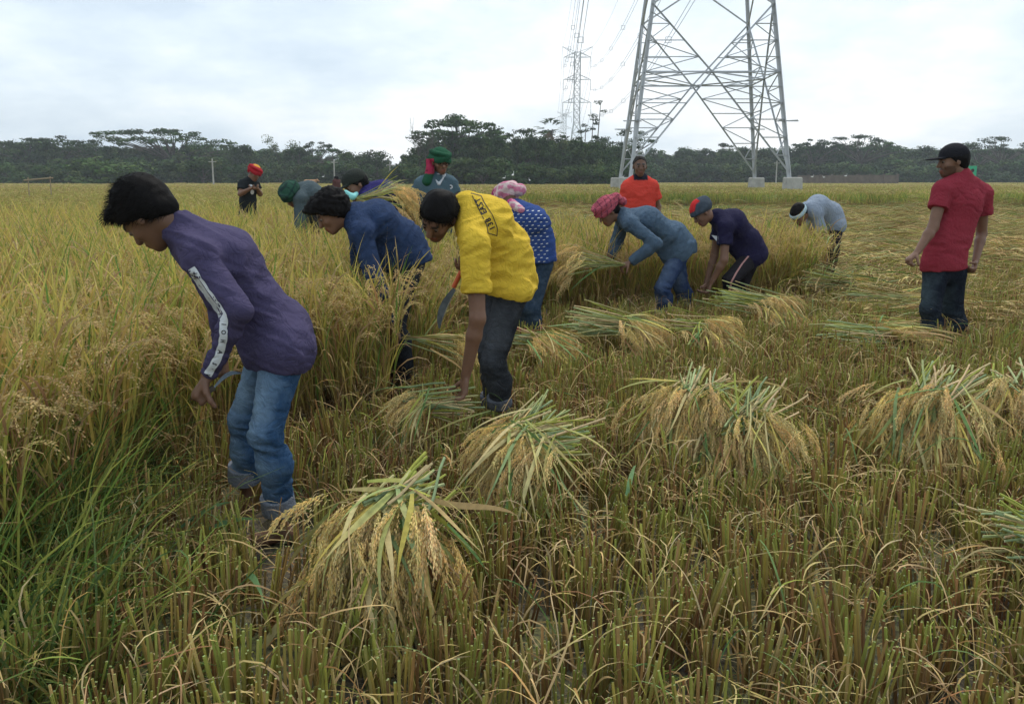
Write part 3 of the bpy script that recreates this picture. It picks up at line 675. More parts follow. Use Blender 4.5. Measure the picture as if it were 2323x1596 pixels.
        def hf_(V): return (.0035 + .008 * curly) * snoise(V, 120 if not curly else 150, seed, 2) + .004 * snoise(V, 50, seed + 1, 1)
        ho = garment('hair', R, hg, min(h, .008), M['hair'], hcol, hf_)
        if curly >= 0 and h < .0085:
            me = ho.data; vs = np.empty(len(me.vertices) * 3, np.float32); me.vertices.foreach_get('co', vs); vs = vs.reshape(-1, 3).astype(float)
            Nn = np.empty(len(vs) * 3, np.float32); me.vertices.foreach_get('normal', Nn); Nn = Nn.reshape(-1, 3).astype(float)
            random.seed(seed); mb = MB(); r = np.random.default_rng(seed); sel = r.choice(len(vs), min(len(vs), 3400))
            for i in sel:
                p_ = vs[i]; n_ = Nn[i]; tdir = J.get('comb', -u * .6 + f * .2); d0 = nrm(n_ * .38 + nrm(tdir) * 1.0 + r.normal(0, .22 + curly * .5, 3)); ln = r.uniform(.012, .026)
                q = [p_ - n_ * .004, p_ + d0 * ln * .5, p_ + d0 * ln + n_ * r.normal(0, .003) - np.array([0, 0, .2 * ln])]
                strip(mb, q, .0022, hairc, np.array(hairc) * 1.5, tipw=.1)
            so = childw2('hair_strands', mb.mesh('hair_strands', M['hair']), ho, R); so['kind'] = 'stuff'
    out = {'R': R, 'f': f, 'l': l, 'u': u, 'body': bo}
    if shirt:
        e_ = shirt.get('e', .016); mat = M[shirt.get('mat', 'cloth')]
        tg = [(p[0], p[1], p[2], p[3] + e_, p[4] + e_, p[5], p[6], p[7]) for p in torso] + shirt.get('more', [])
        hemn = nrm(shirt.get('hemn', nrm(pel - wai))); hemp = shirt.get('hem', pel + nrm(pel - wai) * .10)
        gs = [dict(prims=tg + [cap(nek, nek + (nk0 - nek) * .25, .066, .062, None, 1, .03)], clips=[(hemp, hemn)], s=.02)]
        sl = shirt.get('sleeve', 'wr')
        for k in 'nf':
            es = shirt.get('es', e_)
            if sl == 'wr':
                w_, e2 = g('wr' + k), g('el' + k); dd = nrm(w_ - e2); a = arm(k, es); gs.append(dict(prims=a, clips=[(w_ - dd * shirt.get('cuff', .0), dd)], s=.014))
            else:
                s_, e2 = g('sh' + k), g('el' + k); dd = nrm(e2 - s_); es = shirt.get('es', .022); gs.append(dict(prims=[cap(s_, e2, .050 + es * .75, .046 + es * 1.15, None, 1, .02)], clips=[(s_ + (e2 - s_) * sl, dd)], s=.016))
        fa, ff, fs = shirt.get('fold', (.006, 26, 3)); ta = nrm(che - pel)
        dirf = shirt.get('fdir', ta)
        fa *= 1.5
        ff_ = lambda V: fa * (folds(V, dirf, ff, fs) - .3) + fa * .5 * snoise(V, 16, fs + 4)
        ws_ = shirt.get('h', h)
        o, bv = garment('shirt', R, gs, ws_, mat, shirt.get('colf') or const(shirt['col']), ff_, keep=True); out['shirt'] = o; out['bvh'] = bv
        if shirt.get('collar'):
            cdir = nrm(nk0 - nek); cf, cl, cu = frame(f - cdir * (f @ cdir), cdir); cg = [dict(prims=[tor(nek + (nk0 - nek) * .30, np.array([cf, cl, cu]), .062, .064, .0095, flat=2.2)])]
            garment_sub('collar', o, R, cg, max(.006, h * .7), mat, const(shirt['col'] if shirt['collar'] is True else shirt['collar']))
    if pants:
        e_ = pants.get('e', .018); e2 = pants.get('e2', .02); mat = M[pants.get('mat', 'denim')]
        gs = [dict(prims=[cap(g('hin'), g('hif'), .086, .086, None, 1, .04), cap(pel, wai, .092, .08, Lp, 1.3, .05)], clips=[(pel + (wai - pel) * .25, nrm(wai - pel))], s=.03)]
        for k in 'nf':
            kn, an = g('kn' + k), g('an' + k); dd = nrm(an - kn); cu = pants.get('cut' + k, pants.get('cut', .85))
            gs.append(dict(prims=leg(k, e_, e2), clips=[(kn + (an - kn) * cu, dd)], s=.03))
        fa, ff, fs = pants.get('fold', (.006, 30, 8))
        def pf(V):
            low = np.clip((pel[2] - V[:, 2]) / max(.2, pel[2] - .1), 0, 1); kz = (g('knn')[2] + g('knf')[2]) / 2
            kb = np.exp(-((V[:, 2] - kz) / .09) ** 2) + np.clip((kz - .15 - V[:, 2]) / .12, 0, 1.2)
            return fa * (.4 + .9 * kb) * (folds(V, np.array([.2, 0, 1]), ff, fs, .25) - .35)
        o = garment('trousers', R, gs, h, mat, pants.get('colf') or const(pants['col']), pf); out['pants'] = o
        if pants.get('cuff'):
            for k in 'nf':
                kn, an = g('kn' + k), g('an' + k); dd = nrm(an - kn); cu = pants.get('cut' + k, pants.get('cut', .85)); c1 = kn + (an - kn) * cu; Ln = np.linalg.norm(an - kn); c0 = c1 - dd * pants.get('cuffl', .07)
                rr = .045 + e2 - .010 * cu
                garment_sub('cuff', o, R, [dict(prims=[cap(c0, c1, rr + .014, rr + .015, None, 1)], clips=[(c1, dd), (c0, -dd)])], h * .9, mat, const(pants['cuff']))
    return out
def sph(mb, c, r, col, nu=10, nv=6):
    V = []; 
    for j in range(nv + 1):
        for i in range(nu):
            a, b_ = 2 * PI * i / nu, PI * j / nv; V.append(np.array(c) + r * np.array([math.sin(b_) * math.cos(a), math.sin(b_) * math.sin(a), math.cos(b_)]))
    mb.add(V, [(j * nu + i, j * nu + (i + 1) % nu, (j + 1) * nu + (i + 1) % nu, (j + 1) * nu + i) for j in range(nv) for i in range(nu)], col)
def childw2(name, me, par, R):
    o = link(name, me, par); o.matrix_parent_inverse = Matrix.Translation(-Vector(R.location)) if par == R else Matrix.Identity(4); return o
def garment_sub(name, par, R, groups, h, mat, colf, fold=None):
    V, Fq = mesh_sdf(groups, h)
    Nn = vnormals(V, Fq)
    if fold is not None: V = V + Nn * fold(V)[:, None]
    return childw2(name, mk_mesh(name, V, Fq, colf(V, Nn), mat, True), par, R)
def gamcha(base, dark, C, f, l, u, n=60, w=.35, third=None):
    def fn(V, Nn):
        q = (V - C) @ np.array([f, l, u]).T + .006 * snoise(V, 30, 4)[:, None]
        a = np.abs(np.sin(q[:, 0] * n + q[:, 2] * n * .5)) < w; b_ = np.abs(np.sin(q[:, 2] * n * 1.1 - q[:, 1] * n * .4)) < w
        c = np.tile(np.array(base), (len(V), 1)); c[a | b_] = np.array(dark)
        if third is not None: c[np.sin(q[:, 2] * n * .35 + 2 * q[:, 0] * 10) > .55] = np.array(third)
        return c
    return fn
def turban(o, C, s, colf, h, knot=None, tails=(), low=0.0, seed=1, name='head_scarf'):
    R, f, l, u = o['R'], o['f'], o['l'], o['u']; ax = np.array([f, l, u])
    pr = [ell(C + s * (-.014 * f + .05 * u), ax, np.array([.106, .088, .082]) * s)]
    for k, (z, tf, tl, r) in enumerate([(.030 - low, -.35, .1, .024), (.052 - low * .5, -.15, -.22, .024), (.075, .1, .2, .020)]):
        uu = nrm(u + tf * -.5 * f + tl * l); ff = nrm(f - uu * (f @ uu)); ll = np.cross(uu, ff)
        pr.append(tor(C + s * (-.012 * f + z * u), np.array([ff, ll, uu]), .100 * s, .082 * s, r * s, .010))
    for kn in (knot or []): pr.append(ell(C + s * (kn[0] * f + kn[1] * l + kn[2] * u), ax, np.array(kn[3]) * s, .012))
    for a, b_, r0, r1 in tails: pr.append(cap(a, b_, r0, r1, l, 1.0, .02))
    clipn = nrm(.25 * f - u)
    return garment(name, R, [dict(prims=pr, cuts=[ell(C + s * (.085 * f - .055 * u), ax, np.array([.06, .07, .075]) * s)])], h, M['cloth'], colf, lambda V: .0045 * (folds(V, nrm(u + .3 * l), 75, seed, .3) - .4))
def decal(name, V2, F2, org, U, Vv, bvh, par, R, mat, off=.0025, proj=None, lift=.3):
    """drape flat shapes (in metres) onto a garment"""
    Dn = nrm(proj if proj is not None else np.cross(U, Vv)); out = []
    for x, y in V2:
        p = org + U * x + Vv * y; h_ = bvh.ray_cast(Vector(p - Dn * lift), Vector(Dn), 1.0)
        out.append(np.array(h_[0]) - Dn * off if h_[0] is not None else p)
    me = mk_mesh(name, np.array(out), F2, None, mat); return childw2(name, me, par, R)
def text2d(s, size, font_shear=0.0):
    c = bpy.data.curves.new('lettering', 'FONT'); c.body = s; c.size = size; c.align_x = 'CENTER'; c.align_y = 'CENTER'; c.resolution_u = 2; c.offset = .0008 * size / .03
    ob = bpy.data.objects.new('lettering', c); me = ob.to_mesh(); V2 = [(v.co.x, v.co.y) for v in me.vertices]; F2 = [tuple(p.vertices) for p in me.polygons]; ob.to_mesh_clear(); bpy.data.objects.remove(ob); bpy.data.curves.remove(c); return V2, F2
def polyline2d(pts, w, n=6):
    V2 = []; F2 = []
    for (a, b_) in zip(pts[:-1], pts[1:]):
        a = np.array(a); b_ = np.array(b_); d = nrm(b_ - a); s = np.array([-d[1], d[0]]) * w / 2
        for i in range(n):
            p, q = a + (b_ - a) * i / n, a + (b_ - a) * (i + 1) / n; k = len(V2); V2 += [tuple(p - s), tuple(q - s), tuple(q + s), tuple(p + s)]; F2.append((k, k + 1, k + 2, k + 3))
    return V2, F2
def sickle(label, hA, hB, tip, bow, mat_h='orange', w=.035, bladeL=None):
    """handle from hA to hB, crescent blade from hB to tip bulging towards bow"""
    R = root('sickle', hA, label, 'sickle'); mb = MB(); tube(mb, [hA, (hA + hB) / 2, hB], .014, .012, (.5, .1, .04), (.5, .1, .04), 8, True)
    childw('handle', mb.mesh('handle', M[mat_h]), R)
    n = 14; mid = (hB + tip) / 2 + bow; pl = nrm(np.cross(tip - hB, bow)); V = []; top = []
    for i in range(n + 1):
        t = i / n; p = (1 - t) ** 2 * hB + 2 * t * (1 - t) * mid + t * t * tip; tg = nrm(2 * (1 - t) * (mid - hB) + 2 * t * (tip - mid)); s = nrm(np.cross(pl, tg))
        if s @ bow > 0: s = -s
        ww = w * math.sin(PI * min(.98, .12 + .85 * t)) ** .7
        V += [p - pl * .0015, p + pl * .0015, p + s * ww]; top += [p + s * ww * .85 - pl * .0022, p + s * ww - pl * .0008]
    Fc = []
    for i in range(n):
        a, b_ = 3 * i, 3 * i + 3; Fc += [(a, a + 1, b_ + 1, b_), (a + 1, a + 2, b_ + 2, b_ + 1), (a + 2, a, b_, b_ + 2)]
    Fc += [(0, 2, 1), (3 * n, 3 * n + 1, 3 * n + 2)]
    bo = childw('blade', mk_mesh('blade', np.array(V), Fc, None, M['blade']), R)
    tp = np.array(top); tp2 = []; 
    E = MB(); side = pl * .0035
    for i in range(n): 
        k = 2 * i; E.add([tp[k] - side * .3, tp[k + 1] - side * .3, tp[k + 3] - side * .3, tp[k + 2] - side * .3], [(0, 1, 2, 3)], (.6, .6, .6))
        E.add([tp[k] + side * 1.2, tp[k + 1] + side * .8, tp[k + 3] + side * .8, tp[k + 2] + side * 1.2], [(3, 2, 1, 0)], (.6, .6, .6))
    childw2('cutting_edge', E.mesh('cutting_edge', M['edge']), bo, R)
    return R
#PART4
# ------------------------------------------------------------------ the people
def JJ(hf, hu, **k):
    J = {a: P(*b) for a, b in k.items()}; J['hf'] = nrm(hf); J['hu'] = nrm(hu); return J
EYE = np.array([0, 0, CAM_H])
def onto(bvh, u, v, off=.003):
    d = nrm(ray(u, v)); h_ = bvh.ray_cast(Vector(EYE), Vector(d), 60)
    return np.array(h_[0]) - d * off if h_[0] is not None else None
def onto2(bvh, u, v, off=.003, rng=14):
    for k in range(rng):
        q = onto(bvh, u + k, v, off)
        if q is not None: return q
    return None
def denimc(base, fade_, J, amt=1.0, seed=3):
    base = np.array(base); fade_ = np.array(fade_)
    def fn(V, Nn):
        w = np.zeros(len(V))
        for k in 'nf':
            a, b_ = J['hi' + k], J['kn' + k]; q = V - (a + (b_ - a) * .6); fw = J.get('fd', np.array([-1.0, 0, 0])); w = np.maximum(w, np.exp(-(q @ q.T if False else (q * q).sum(1)) / .03) * np.clip(Nn @ nrm(np.array([fw[0], fw[1], 0]) + np.array([0, -.5, 0])), 0, 1))
            c_, d_ = J['kn' + k], J['an' + k]; q = V - (c_ + (d_ - c_) * .35); w = np.maximum(w, .7 * np.exp(-(q * q).sum(1) / .02) * np.clip(Nn @ nrm(np.array([fw[0], -.6, 0])), 0, 1))
        n_ = snoise(V, 60, seed); w = np.clip(w * amt + .22 * n_ + .25 * np.clip(snoise(V * [1, 1, 2.5], 40, seed + 1), 0, 1), 0, 1)[:, None]
        return base * (1 - w) + fade_ * w
    return fn

# 1 purple long-sleeved shirt, nearest on the left
J = JJ((-.60, .22, -.74), (-.74, 0, .66), pel=(634, 790, 3.14), wai=(592, 705, 3.13), che=(512, 588, 3.12), nek=(418, 524, 3.10), hd=(333, 487, 3.08), shn=(452, 585, 2.95), shf=(432, 566, 3.27),
       eln=(540, 702, 2.86), wrn=(474, 850, 2.92), elf=(500, 700, 3.38), wrf=(505, 800, 3.35), hin=(642, 805, 3.03), hif=(612, 800, 3.25), knn=(602, 985, 2.96), ann=(640, 1192, 3.08), knf=(552, 950, 3.24), anf=(556, 1165, 3.38))
J['hdn'] = nrm([-.55, -.05, -.8]); J['hnn'] = np.array([.8, .3, -.5]); J['curl'] = 1.75; J['fd'] = np.array([-1, -.2, 0]); J['back'] = np.array([1, .1, .0]); J['br'] = .94
J['comb'] = np.array([-.8, -.1, -.5])
J['hairx'] = [(.075, 0, .092, (.050, .06, .035)), (.10, 0, .075, (.03, .045, .025)), (-.03, 0, .075, (.09, .08, .06))]; J['hcut'] = .006
p1 = person('person in purple long-sleeved shirt and faded jeans, bending forward with a sickle', J, skin=SK * .8, h=.0072, hair=.8, seed=11,
    shirt=dict(h=.0058, col=(.066, .056, .112), e=.008, es=.006, more=[cap(J['hin'] + [.01, 0, .02], J['hif'] + [.01, 0, .02], .108, .108, None, 1, .04), cap(P(555, 690, 3.12), P(605, 790, 3.1), .095, .09, None, 1, .05), cap(P(640, 745, 3.13), P(643, 795, 3.13), .104, .110, np.array([0, 1, 0]), 1.3, .05)], hem=P(640, 832, 3.12), hemn=nrm([-.02, -.05, -1]), fold=(.0085, 19, 5), fdir=np.array([.5, 0, .8]), cuff=.0, collar=True),
    pants=dict(colf=denimc((.03, .072, .15), (.19, .28, .38), J, 1.1), e=.004, e2=.013, cutn=.82, cutf=.62, cuff=(.20, .22, .26), cuffl=.075, fold=(.012, 34, 8)))
sh, bv = p1['shirt'], p1['bvh']
pp = [(434, 608), (450, 636), (468, 662), (486, 687), (501, 708), (508, 726), (506, 745), (507, 762), (503, 785), (494, 812), (478, 838), (463, 862)]
pp2 = []
for a, b_ in zip(pp[:-1], pp[1:]):
    for i in range(4): pp2.append((a[0] + (b_[0] - a[0]) * i / 4, a[1] + (b_[1] - a[1]) * i / 4))
V = []; Fc = []; prev = None; ctr = []
for i, (u_, v_) in enumerate(pp2):
    d = np.array(pp2[min(i + 1, len(pp2) - 1)]) - np.array(pp2[max(i - 1, 0)]); d = d / np.linalg.norm(d); s = np.array([-d[1], d[0]]) * (8.0 + 1.8 * abs(math.sin(i * .8)))
    q = [onto(bv, u_ + s[0] * a, v_ + s[1] * a, .003) for a in (-1, -.33, .33, 1)]
    if all(x is not None for x in q):
        k = len(V); V += q
        if k: Fc += [(k - 4 + j, k - 3 + j, k + 1 + j, k + j) for j in range(3)]
st = childw2('sleeve_stripe', mk_mesh('sleeve_stripe', np.array(V), Fc, None, M['white']), sh, p1['R']); st['label'] = 'white lettered tape down the sleeve'
for ch, i in zip('ABSOLIOHASV', range(2, 44, 4)):
    u_, v_ = pp2[i]; d = np.array(pp2[i + 1]) - np.array(pp2[i]); a, b_ = onto(bv, u_, v_, .0045), onto(bv, u_ + d[0], v_ + d[1], .0045)
    if a is None or b_ is None: continue
    U = nrm(b_ - a); vd = -nrm(ray(u_, v_)); Vd = nrm(np.cross(vd, U)); v2, f2 = text2d(ch, .021)
    decal('letter', v2, f2, a, U, Vd, bv, sh, p1['R'], M['black'], .0055, ray(u_, v_))
# jeans seam and pocket stitching
sk_ = root('sickle', P(470, 885, 2.9), 'steel sickle with its blade sticking out behind the fist of the person in purple', 'sickle')
mb = MB(); tube(mb, [P(446, 902, 2.9), P(486, 878, 2.93)], .012, .011, (.1, .07, .05), (.1, .07, .05), 8, True); childw('handle', mb.mesh('handle', M['bark']), sk_)
mb = MB(); q0, q1 = P(486, 878, 2.93), P(546, 846, 3.02); n_ = 10; Vv_ = []
for i in range(n_ + 1):
    t = i / n_; p = q0 + (q1 - q0) * t + np.array([0, 0, .02 * math.sin(PI * t)]); w_ = .016 * math.sin(PI * (.15 + .8 * t)) + .002; Vv_ += [p + [0, -.0015, -w_ / 2], p + [0, -.0025, w_ / 2], p + [0, .0015, w_ / 2], p + [0, .0015, -w_ / 2]]
Fc = []
for i in range(n_):
    a = 4 * i; Fc += [(a + j, a + (j + 1) % 4, a + 4 + (j + 1) % 4, a + 4 + j) for j in range(4)]
childw('blade', mk_mesh('blade', np.array(Vv_), Fc, None, M['edge']), sk_)

# 3 yellow polo
J = JJ((-.42, -.55, -.72), (-.10, -.80, .58), pel=(1152, 648, 4.38), wai=(1140, 580, 4.36), che=(1108, 505, 4.28), nek=(1058, 470, 4.20), hd=(994, 489, 4.10), shn=(1076, 552, 4.03), shf=(1062, 492, 4.42),
       eln=(1083, 722, 3.98), wrn=(1056, 852, 4.02), elf=(1060, 600, 4.50), wrf=(1052, 612, 4.36), hin=(1160, 660, 4.28), hif=(1135, 655, 4.50), knn=(1118, 822, 4.22), ann=(1142, 965, 4.36), knf=(1110, 800, 4.42), anf=(1118, 960, 4.6))
J['elf'] = P(1075, 590, 4.56); J['wrf'] = P(1058, 602, 4.34)
J['hdn'] = nrm([-.12, -.1, -.9]); J['hnn'] = np.array([-.9, -.35, 0]); J['curl'] = .55; J['fd'] = np.array([-.8, -.5, 0]); J['back'] = np.array([1, .4, 0])
p3 = person('person in a yellow polo shirt and black jeans stooping to lay down rice', J, h=.0078, hair=.1, seed=13, beard=.25,
    shirt=dict(h=.0062, col=(.66, .44, .045), e=.014, es=.026, sleeve=.66, more=[cap(P(1112, 560, 4.25), P(1118, 645, 4.25), .088, .085, None, 1, .06), cap(P(1150, 560, 4.35), P(1165, 640, 4.4), .110, .118, nrm([.6, .8, 0]), 1.2, .06)], hem=P(1150, 672, 4.3), hemn=nrm([-.22, -.0, -1]), fold=(.011, 17, 15), fdir=np.array([-.3, 0, 1.0]), collar=True),
    pants=dict(colf=denimc((.022, .024, .028), (.10, .11, .125), J, .8, 5), e=.010, e2=.014, cutn=.66, cutf=.7, cuff=(.12, .13, .15), cuffl=.06, fold=(.008, 36, 18)))
sh, bv = p3['shirt'], p3['bvh']
box = [(1068, 438), (1091, 444), (1098, 459), (1117, 488), (1128, 518), (1127, 535), (1107, 529), (1104, 511), (1084, 471), (1068, 438)]
mb = MB()
for a, b_ in zip(box[:-1], box[1:]):
    for i in range(5):
        qa = (a[0] + (b_[0] - a[0]) * i / 5, a[1] + (b_[1] - a[1]) * i / 5); qb = (a[0] + (b_[0] - a[0]) * (i + 1) / 5, a[1] + (b_[1] - a[1]) * (i + 1) / 5)
        d = nrm([b_[0] - a[0], b_[1] - a[1], 0]); s = (-d[1] * .9, d[0] * .9)
        q = [onto(bv, qa[0] - s[0], qa[1] - s[1]), onto(bv, qb[0] - s[0], qb[1] - s[1]), onto(bv, qb[0] + s[0], qb[1] + s[1]), onto(bv, qa[0] + s[0], qa[1] + s[1])]
        if all(x is not None for x in q): mb.add(q, [(0, 1, 2, 3)], (0, 0, 0))
if mb.n: childw2('print_frame', mb.mesh('print_frame', M['black']), sh, p3['R'])
lp = np.array([(1119, 521), (1082, 449)], float); word = '138 EAST'
for i, ch in enumerate(word):
    if ch == ' ': continue
    t = (i + .45) / len(word); uu_, vv_ = lp[0] + (lp[1] - lp[0]) * t; dd_ = nrm(list(lp[1] - lp[0]) + [0])[:2]
    a, b_ = onto(bv, uu_, vv_), onto(bv, uu_ + 4 * dd_[0], vv_ + 4 * dd_[1])
    if a is None or b_ is None: continue
    U = nrm(b_ - a); Vd = nrm(np.cross(-nrm(ray(uu_, vv_)), U)); v2, f2 = text2d(ch, .038)
    v2 = [(x, y) for x, y in v2]; decal('letter', v2, f2, a, U, Vd, bv, sh, p3['R'], M['black'], .004, ray(uu_, vv_))
sickle('large curved sickle with orange handle held low behind the yellow sleeve', P(1052, 604, 4.36), P(1028, 652, 4.36), P(995, 745, 4.36), np.array([-.075, 0, .0]), 'orange', .042)

# 2 curly hair, dark blue denim shirt
J = JJ((-.80, -.25, -.62), (-.58, -.1, .8), pel=(928, 588, 5.55), wai=(905, 540, 5.52), che=(855, 500, 5.46), nek=(800, 490, 5.40), hd=(752, 482, 5.34), shn=(822, 530, 5.24), shf=(810, 505, 5.60),
       eln=(852, 640, 5.16), wrn=(882, 728, 5.22), elf=(815, 620, 5.7), wrf=(850, 700, 5.7), hin=(930, 598, 5.45), hif=(915, 595, 5.65), knn=(893, 735, 5.35), ann=(925, 870, 5.5), knf=(880, 730, 5.6), anf=(900, 870, 5.75))
J['hdn'] = nrm([.35, -.1, -.8]); J['hnn'] = np.array([-.5, -.8, 0]); J['curl'] = .2; J['hcut'] = .024; J['hairx'] = [(.05, 0, .085, (.09, .085, .055)), (-.05, 0, .05, (.08, .09, .09)), (.09, 0, .07, (.04, .06, .035))]; J['fd'] = np.array([-1, -.2, 0])
p2 = person('person with bushy curly hair in a dark blue denim shirt stooping into the standing rice', J, h=.009, hair=1.9, curly=1.1, seed=17,
    shirt=dict(col=(.026, .045, .10), e=.022, es=.018, mat='denim', hem=P(930, 606, 5.5), hemn=nrm([.35, 0, -1]), more=[cap(P(915, 545, 5.5), P(932, 580, 5.5), .12, .13, np.array([0, 1, 0]), 1.2, .05), cap(P(850, 530, 5.45), P(893, 585, 5.45), .10, .11, None, 1, .05)], fold=(.009, 20, 25), collar=True),
    pants=dict(col=(.03, .035, .045), e=.02, e2=.02, cut=.9))

# 9 pink plaid head cloth, blue shirt with white dashes (behind the yellow polo)
J = JJ((-.3, .75, -.55), (-.25, .45, .85), pel=(1213, 585, 6.75), wai=(1210, 545, 6.75), che=(1190, 500, 6.72), nek=(1165, 475, 6.75), hd=(1150, 455, 6.85), shn=(1215, 505, 6.62), shf=(1150, 500, 6.72),
       eln=(1190, 570, 6.75), wrn=(1165, 620, 6.85), elf=(1140, 570, 6.85), wrf=(1130, 620, 6.95), hin=(1222, 600, 6.72), hif=(1195, 600, 6.78), knn=(1205, 700, 6.65), ann=(1212, 790, 6.75), knf=(1190, 700, 6.72), anf=(1185, 790, 6.85))
J['hin'] = P(1228, 598, 6.72); J['hif'] = P(1188, 598, 6.78); J['fd'] = np.array([-.4, .8, 0])
p9 = person('person with pink striped head cloth and dashed blue shirt behind the yellow polo', J, h=.011, hair=False, seed=19, eyes=True,
    shirt=dict(col=(.035, .07, .22), e=.022, es=.02, hem=P(1215, 597, 6.7), hemn=nrm([.1, 0, -1]), more=[cap(P(1205, 520, 6.72), P(1215, 585, 6.72), .13, .13, nrm([1, 0, 0]), 1.15, .05)], fold=(.008, 20, 35)),
    pants=dict(colf=denimc((.03, .05, .08), (.14, .19, .24), J, .6, 7), e=.02, e2=.018, cut=.5, cuff=(.55, .10, .16), cuffl=.05))
bv = p9['bvh']; mb = MB(); random.seed(5)
for i in range(15):
    for j in range(9):
        uu_, vv_ = 1128 + j * 13 + (i % 2) * 6 + random.uniform(-1, 1), 478 + i * 8.2 + random.uniform(-1, 1); a, b_ = onto(bv, uu_, vv_, .004), onto(bv, uu_ + 5, vv_ - 1, .004)
        c = onto(bv, uu_ + 5, vv_ + .8, .004); d = onto(bv, uu_, vv_ + 1.8, .004)
        if all(x is not None for x in (a, b_, c, d)) and np.linalg.norm(a - b_) < .05: mb.add([a, b_, c, d], [(0, 1, 2, 3)], (0, 0, 0))
if mb.n: childw2('dash_print', mb.mesh('dash_print', M['white']), p9['shirt'], p9['R'])['kind'] = 'stuff'
f, l, u = p9['f'], p9['l'], p9['u']; c = J['hd']
turban(p9, c, 1.12, gamcha((.62, .22, .32), (.70, .55, .52), c, f, l, u, 55, .45, (.45, .06, .18)), .009, knot=[(-.1, -.07, .02, (.05, .05, .045))], tails=[(P(1160, 462, 6.66), P(1182, 476, 6.6), .04, .03)], seed=4)

# 6 pink head cloth, grey-blue denim shirt
J = JJ((-.80, -.25, -.62), (-.55, -.1, .84), pel=(1540, 568, 8.05), wai=(1520, 535, 8.02), che=(1468, 500, 7.98), nek=(1412, 490, 7.92), hd=(1378, 480, 7.88), shn=(1428, 508, 7.76), shf=(1415, 495, 8.12),
       eln=(1488, 553, 7.66), wrn=(1430, 594, 7.72), elf=(1400, 545, 8.2), wrf=(1384, 582, 8.05), hin=(1540, 578, 7.95), hif=(1530, 574, 8.15), knn=(1502, 655, 7.85), ann=(1506, 735, 8.0), knf=(1545, 650, 8.2), anf=(1562, 715, 8.35))
J['hdn'] = nrm([-.85, 0, -.4]); J['hnn'] = np.array([0, .3, -1.]); J['curl'] = .9; J['hdf'] = nrm([-.5, 0, -.8]); J['fd'] = np.array([-1, -.2, 0])
p6 = person('person with red checked head cloth and grey-blue shirt gathering cut rice', J, h=.011, hair=.2, seed=23,
    shirt=dict(col=(.075, .115, .165), e=.022, es=.018, mat='denim', hem=P(1545, 588, 8.0), hemn=nrm([.55, 0, -1]), more=[cap(P(1530, 530, 8.02), P(1548, 560, 8.02), .12, .13, np.array([0, 1, 0]), 1.25, .05), cap(P(1490, 530, 8), P(1520, 575, 8), .10, .11, None, 1, .05)], fold=(.010, 20, 45), collar=True),
    pants=dict(colf=denimc((.025, .045, .11), (.16, .22, .32), J, .8, 9), e=.022, e2=.03, cutn=.70, cutf=.66, cuff=(.28, .33, .40), cuffl=.07, fold=(.012, 28, 48)))
f, l, u = p6['f'], p6['l'], p6['u']; c = J['hd']
turban(p6, c, 1.12, gamcha((.42, .09, .12), (.12, .03, .05), c, f, l, u, 62, .2), .009, knot=[(-.115, .03, .05, (.045, .05, .05)), (-.14, .05, .0, (.035, .04, .04)), (-.13, .0, .03, (.03, .04, .06))], seed=8)

# 7 navy tee, beanie
J = JJ((-.76, -.12, -.66), (-.58, 0, .8), pel=(1708, 578, 8.35), wai=(1698, 545, 8.33), che=(1660, 505, 8.3), nek=(1625, 492, 8.25), hd=(1592, 482, 8.22), shn=(1645, 515, 8.12), shf=(1632, 503, 8.42),
       eln=(1642, 590, 8.05), wrn=(1612, 642, 8.08), elf=(1620, 580, 8.42), wrf=(1601, 640, 8.35), hin=(1702, 585, 8.25), hif=(1705, 582, 8.45), knn=(1655, 635, 8.1), ann=(1652, 722, 8.3), knf=(1680, 645, 8.5), anf=(1690, 725, 8.65))
J['hdn'] = nrm([-.3, 0, -.9]); J['curl'] = .8; J['fd'] = np.array([-1, -.2, 0])
p7 = person('person in navy tee shirt and grey beanie, crouching low to cut', J, h=.011, hair=False, seed=29,
    shirt=dict(col=(.018, .016, .045), e=.02, es=.028, sleeve=.55, hem=P(1716, 600, 8.3), hemn=nrm([.5, 0, -1]), more=[cap(P(1690, 545, 8.33), P(1712, 575, 8.33), .12, .125, np.array([0, 1, 0]), 1.2, .05), cap(P(1650, 535, 8.3), P(1690, 580, 8.3), .09, .1, None, 1, .05)], fold=(.007, 20, 55)),
    pants=dict(col=(.022, .02, .024), e=.02, e2=.02, cut=.8, mat='cloth'))
bv = p7['bvh']; q = [onto(bv, a, b_, .004) for a, b_ in ((1613, 533), (1629, 536), (1629, 552))]
if all(x is not None for x in q): childw2('white_patch', mk_mesh('white_patch', np.array(q), [(0, 1, 2)], None, M['white']), p7['shirt'], p7['R'])
V_, F_ = None, None
me = p7['pants'].data; vs = np.empty(len(me.vertices) * 3, np.float32); me.vertices.foreach_get('co', vs); bvp = BVHTree.FromPolygons([tuple(v) for v in vs.reshape(-1, 3)], [tuple(p.vertices) for p in me.polygons])
mb = MB(); pl = [(1698, 580), (1683, 598), (1670, 618), (1658, 640), (1655, 665)]; pq = []
for a, b_ in zip(pl[:-1], pl[1:]):
    for i in range(4): pq.append((a[0] + (b_[0] - a[0]) * i / 4, a[1] + (b_[1] - a[1]) * i / 4))
qs = [(onto(bvp, a - 2.2, b_, .004), onto(bvp, a + 2.2, b_, .004)) for a, b_ in pq]
for (a, b_), (c, d) in zip(qs[:-1], qs[1:]):
    if all(x is not None for x in (a, b_, c, d)) and np.linalg.norm(a - c) < .08: mb.add([a, b_, d, c], [(0, 1, 2, 3)], (0, 0, 0))
M['pinkstripe'] = mat_plain('pink_stripe', (.42, .22, .2), .8)
if mb.n: childw2('side_stripe', mb.mesh('side_stripe', M['pinkstripe']), p7['pants'], p7['R'])
